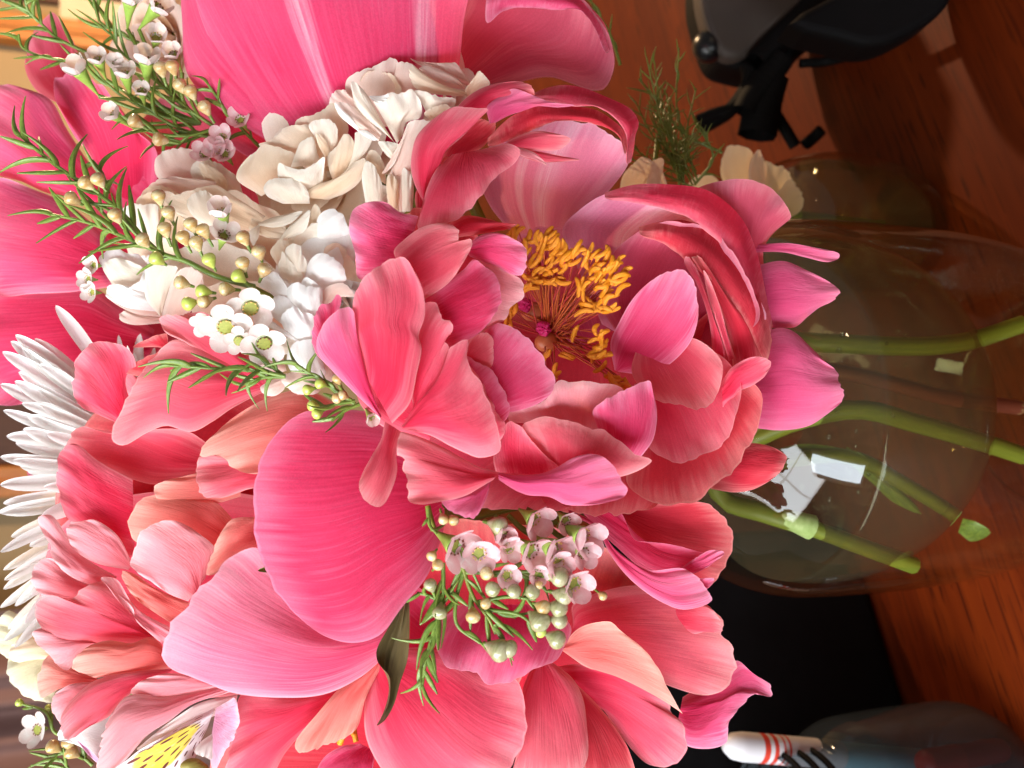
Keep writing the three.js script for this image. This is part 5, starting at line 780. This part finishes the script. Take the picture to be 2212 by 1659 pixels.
{ // the sprig in front, under the open peony
  const S = sprig('waxflower sprig with pinkish blossoms and pearly buds beneath the open coral peony', 960, 1090, 30.2);
  flowerStem(S, at(960, 1090, 30.2), { r: .0012 });
  const t = '12', D = 28.5;
  shoot(S, t, [770, 250, 800, 400, 860, 560, 960, 700, 1000, 790], D, D - .1, 9, 190, { w: .0012, mat: GM.stem });
  shoot(S, t, [660, 330, 655, 580, 600, 760, 545, 980, 522, 1150], D, D - .3, 24, 170, { w: .0012 });
  shoot(S, t, [790, 400, 745, 560, 750, 730, 900, 850], D, D - .2, 3, 120);
  shoot(S, t, [640, 580, 560, 540, 490, 525], D, D, 6, 90);
  shoot(S, t, [800, 392, 960, 392, 1110, 390, 1300, 380], D, D - .1, 5, 130);
  shoot(S, t, [880, 585, 1080, 550, 1260, 570], D, D - .1, 4, 100);
  shoot(S, t, [920, 630, 1160, 670, 1250, 745], D, D - .1, 4, 150);
  shoot(S, t, [1110, 390, 1250, 450, 1340, 520], D, D - .1, 3, 90);
  shoot(S, t, [560, -20, 575, 90, 620, 140], D + .2, D, 2, 60);
  for (const [x0, y0, x1, y1] of [[780, 230, 910, 520], [990, 730, 1115, 965], [940, 640, 1120, 810], [1000, 730, 1240, 740], [830, 380, 1090, 330], [660, 600, 760, 440], [690, 500, 820, 610]]) needle(S, t, x0, y0, D - .1, x1, y1, D - .3, GM.needle, .0013);
  for (const [x, y, bx, by, r, m] of [[1010, 890, 920, 850, 78, 'p'], [1075, 880, 980, 840, 60, 'p'], [1385, 820, 1310, 780, 64, 'p'], [1275, 700, 1220, 650, 72, 'p'], [1400, 620, 1320, 590, 62, 'p'], [1300, 615, 1240, 590, 50, 'b'], [1405, 700, 1330, 680, 56, 'p'], [1430, 540, 1340, 510, 62, 'p'], [1290, 775, 1270, 740, 36, 'g'], [1230, 518, 1180, 530, 52, 'p'], [1110, 512, 1050, 500, 50, 'p'], [990, 497, 1040, 480, 52, 'p'], [950, 400, 1000, 410, 46, 'b'], [853, 665, 850, 600, 50, 'b'], [930, 590, 900, 570, 38, 'b'], [590, 280, 620, 240, 36, 'b'], [620, 348, 590, 380, 40, 'b'], [660, 42, 640, -20, 36, 'b'], [725, 50, 690, 0, 36, 'b'], [1275, 470, 1230, 440, 30, 'b'], [1400, 415, 1310, 385, 68, 'p'], [580, 480, 610, 560, 44, 'p'], [640, 640, 650, 560, 50, 'p'], [1010, 85, 920, 60, 62, 'p'], [1690, 540, 1640, 500, 30, 'b']]) bud(S, t, x, y, D - .35, bx, by, r, m === 'p' ? GM.pearl : m === 'g' ? GM.budGreen : GM.bud);
  for (const [mx, my, bx, by, r, op] of [[730, 215, 600, 120, 120, .75], [890, 265, 860, 210, 95, .8], [1220, 245, 1110, 160, 110, .6], [1370, 235, 1230, 150, 120, .6], [1550, 150, 1400, 70, 115, .55], [1500, 460, 1400, 400, 100, .6], [1560, 260, 1480, 200, 80, .7], [1030, 130, 930, 50, 85, .3], [1240, 40, 1150, -20, 100, .7], [1080, 230, 1000, 180, 70, .8], [1400, 330, 1330, 280, 80, .7], [1270, 400, 1230, 360, 60, .6], [1070, 410, 1020, 380, 70, .7], [1450, 50, 1400, 0, 70, .7]]) blossom(S, t, mx, my, D - .2 + (my < 60 ? .3 : 0), bx, by, D + .5, r, GM.waxPink, op);
  for (const [mx, my, bx, by] of [[600, 120, 560, -40], [1110, 160, 1000, 20], [1230, 150, 1080, 20], [1400, 70, 1200, -20], [1480, 200, 1300, 60], [1400, 400, 1110, 390]]) put('stalk', tube([atT(t, mx, my, D + .5), atT(t, (mx + bx) / 2, (my + by) / 2 + 10, D + .5), atT(t, bx, by, D + .6)], .0011, .0009, 12, 6), GM.stem, S);
}
{ // dark needles at the right of the closed peony
  const S = sprig('dark feathery waxflower needles hanging beside the closed pink peony', 1420, 300, 41);
  flowerStem(S, at(1420, 300, 41), { r: .0012 });
  for (let k = 0; k < 16; k++) { const x = rr(1320, 1510), y = rr(90, 360); shoot(S, 'F', [1480 + rr(-20, 40), 400 + rr(-30, 10), (x + 1460) / 2, (y + 390) / 2, x, y], 41, 41 + rr(-2, 2), 18, 95, { w: .0005, r: .0005 }); }
  shoot(S, 'F', [1560, 330, 1480, 290, 1420, 220, 1380, 170], 43, 42, 14, 110, { w: .0008 });
  shoot(S, 'F', [1500, 400, 1540, 340, 1500, 260], 43, 42, 10, 110, { w: .0008 });
  shoot(S, 'F', [1340, 140, 1320, 80, 1280, 10, 1250, -40], 41, 41, 14, 110, { w: .0009 });
}
{ // lower left corner
  const S = sprig('waxflower sprig with three golden buds below the greenish cream rose', 170, 1580, 34);
  flowerStem(S, at(170, 1580, 34), { r: .0012 });
  for (const [x, y, bx, by] of [[350, 1525, 430, 1570], [450, 1500, 500, 1570], [470, 1560, 540, 1600]]) bud(S, '02', x, y, 33.4, bx, by, 46);
  shoot(S, '02', [600, 1640, 540, 1590, 480, 1560, 280, 1590], 33.8, 33.6, 8, 130);
  shoot(S, '02', [460, 1760, 440, 1660, 390, 1600], 33.8, 33.6, 6, 130);
  shoot(S, '02', [420, 1460, 350, 1420, 300, 1300, 130, 1240], 36, 36, 2, 60);
  blossom(S, '02', 250, 1410, 35.6, 310, 1400, 36, 75, GM.waxPetal, 1.1); bud(S, '02', 130, 1237, 36, 200, 1260, 26, GM.budGreen); bud(S, '02', 315, 1270, 36, 330, 1330, 22, GM.budGreen);
}
put('leaf', petalGeo('02', [1790, 360, 1720, 355], [1668, 380], [1790, 385, 1720, 392], [30.0, 29.2], .05, { jag: 0, nu: 6, nv: 8 }), GM.needle, P2);
// more cut stems under water
{ const o = thing('cut_stem', 'cut stem with a pale swollen end slanting across the large vase', 'stem', at(1860, 1180, 39)); put('stalk', tube(sp(1752, 1140, 37.4, 1860, 1180, 37.8, 1975, 1222, 38.6), .0034, .0036, 16, 8), GM.stem, o); const e = at(1735, 1132, 37.3); put('cut_end', tube(sp(1690, 1118, 37.6, 1715, 1126, 37.4, 1738, 1134, 37.3, 1752, 1139, 37.35), .0036, .0052, 10, 12), mottled('#9db56a', '#c4d39a'), o); }
{ const o = thing('cut_stem', 'reddish stem running through the water between green stems', 'stem', at(1900, 820, 42)); put('stalk', tube(sp(1600, 770, 42, 1850, 810, 42, 2050, 860, 43, 2200, 880, 44), .0036, .0036, 20, 8), mottled('#6a2a1c', '#7e3a26'), o); put('cut_end', new THREE.SphereGeometry(.0036, 10, 8).translate(...at(2200, 880, 44).toArray()), mottled('#7a4a30', '#a08060'), o); }
{ // leaf blades and bits of foliage hanging in the water
  for (const [A, T, B, d, label] of [
    [[1640, 985, 1720, 960, 1800, 965], [1868, 985], [1640, 1010, 1720, 1000, 1800, 990], [41, 40.4], 'narrow olive leaf blade under the main green stems in the large vase'],
    [[1830, 965, 1900, 1010, 1950, 1060], [1990, 1110], [1815, 985, 1880, 1040, 1930, 1085], [42, 42.5], 'bright green leaf blade slanting to the bottom of the large vase'],
    [[1620, 860, 1720, 850, 1820, 862], [1900, 885], [1620, 880, 1720, 880, 1820, 885], [43, 43], 'brownish leaf blade behind the stems in the large vase'],
    [[2080, 1120, 2110, 1128], [2140, 1150], [2070, 1150, 2100, 1170], [43.5, 43], 'small green leaf scrap at the bottom of the large vase'],
  ]) { const [a, b] = [A[0], A[1]]; const o = thing('leaf_blade', label, 'leaf', at(a, b, d[0]), null); put('blade', petalGeo('F', A, T, B, d, .15, { jag: 0, nu: 8, nv: 16 }), label.startsWith('brown') ? mottled('#6a3a22', '#84502e') : GM.needle, o); put('midrib', tube([at(A[0], (A[1] + B[1]) / 2, d[0] - .1), at(T[0], T[1], d[1] - .1)], .0006, .0003, 10, 6), GM.stem, o); }
}
renderer.render(scene, camera);
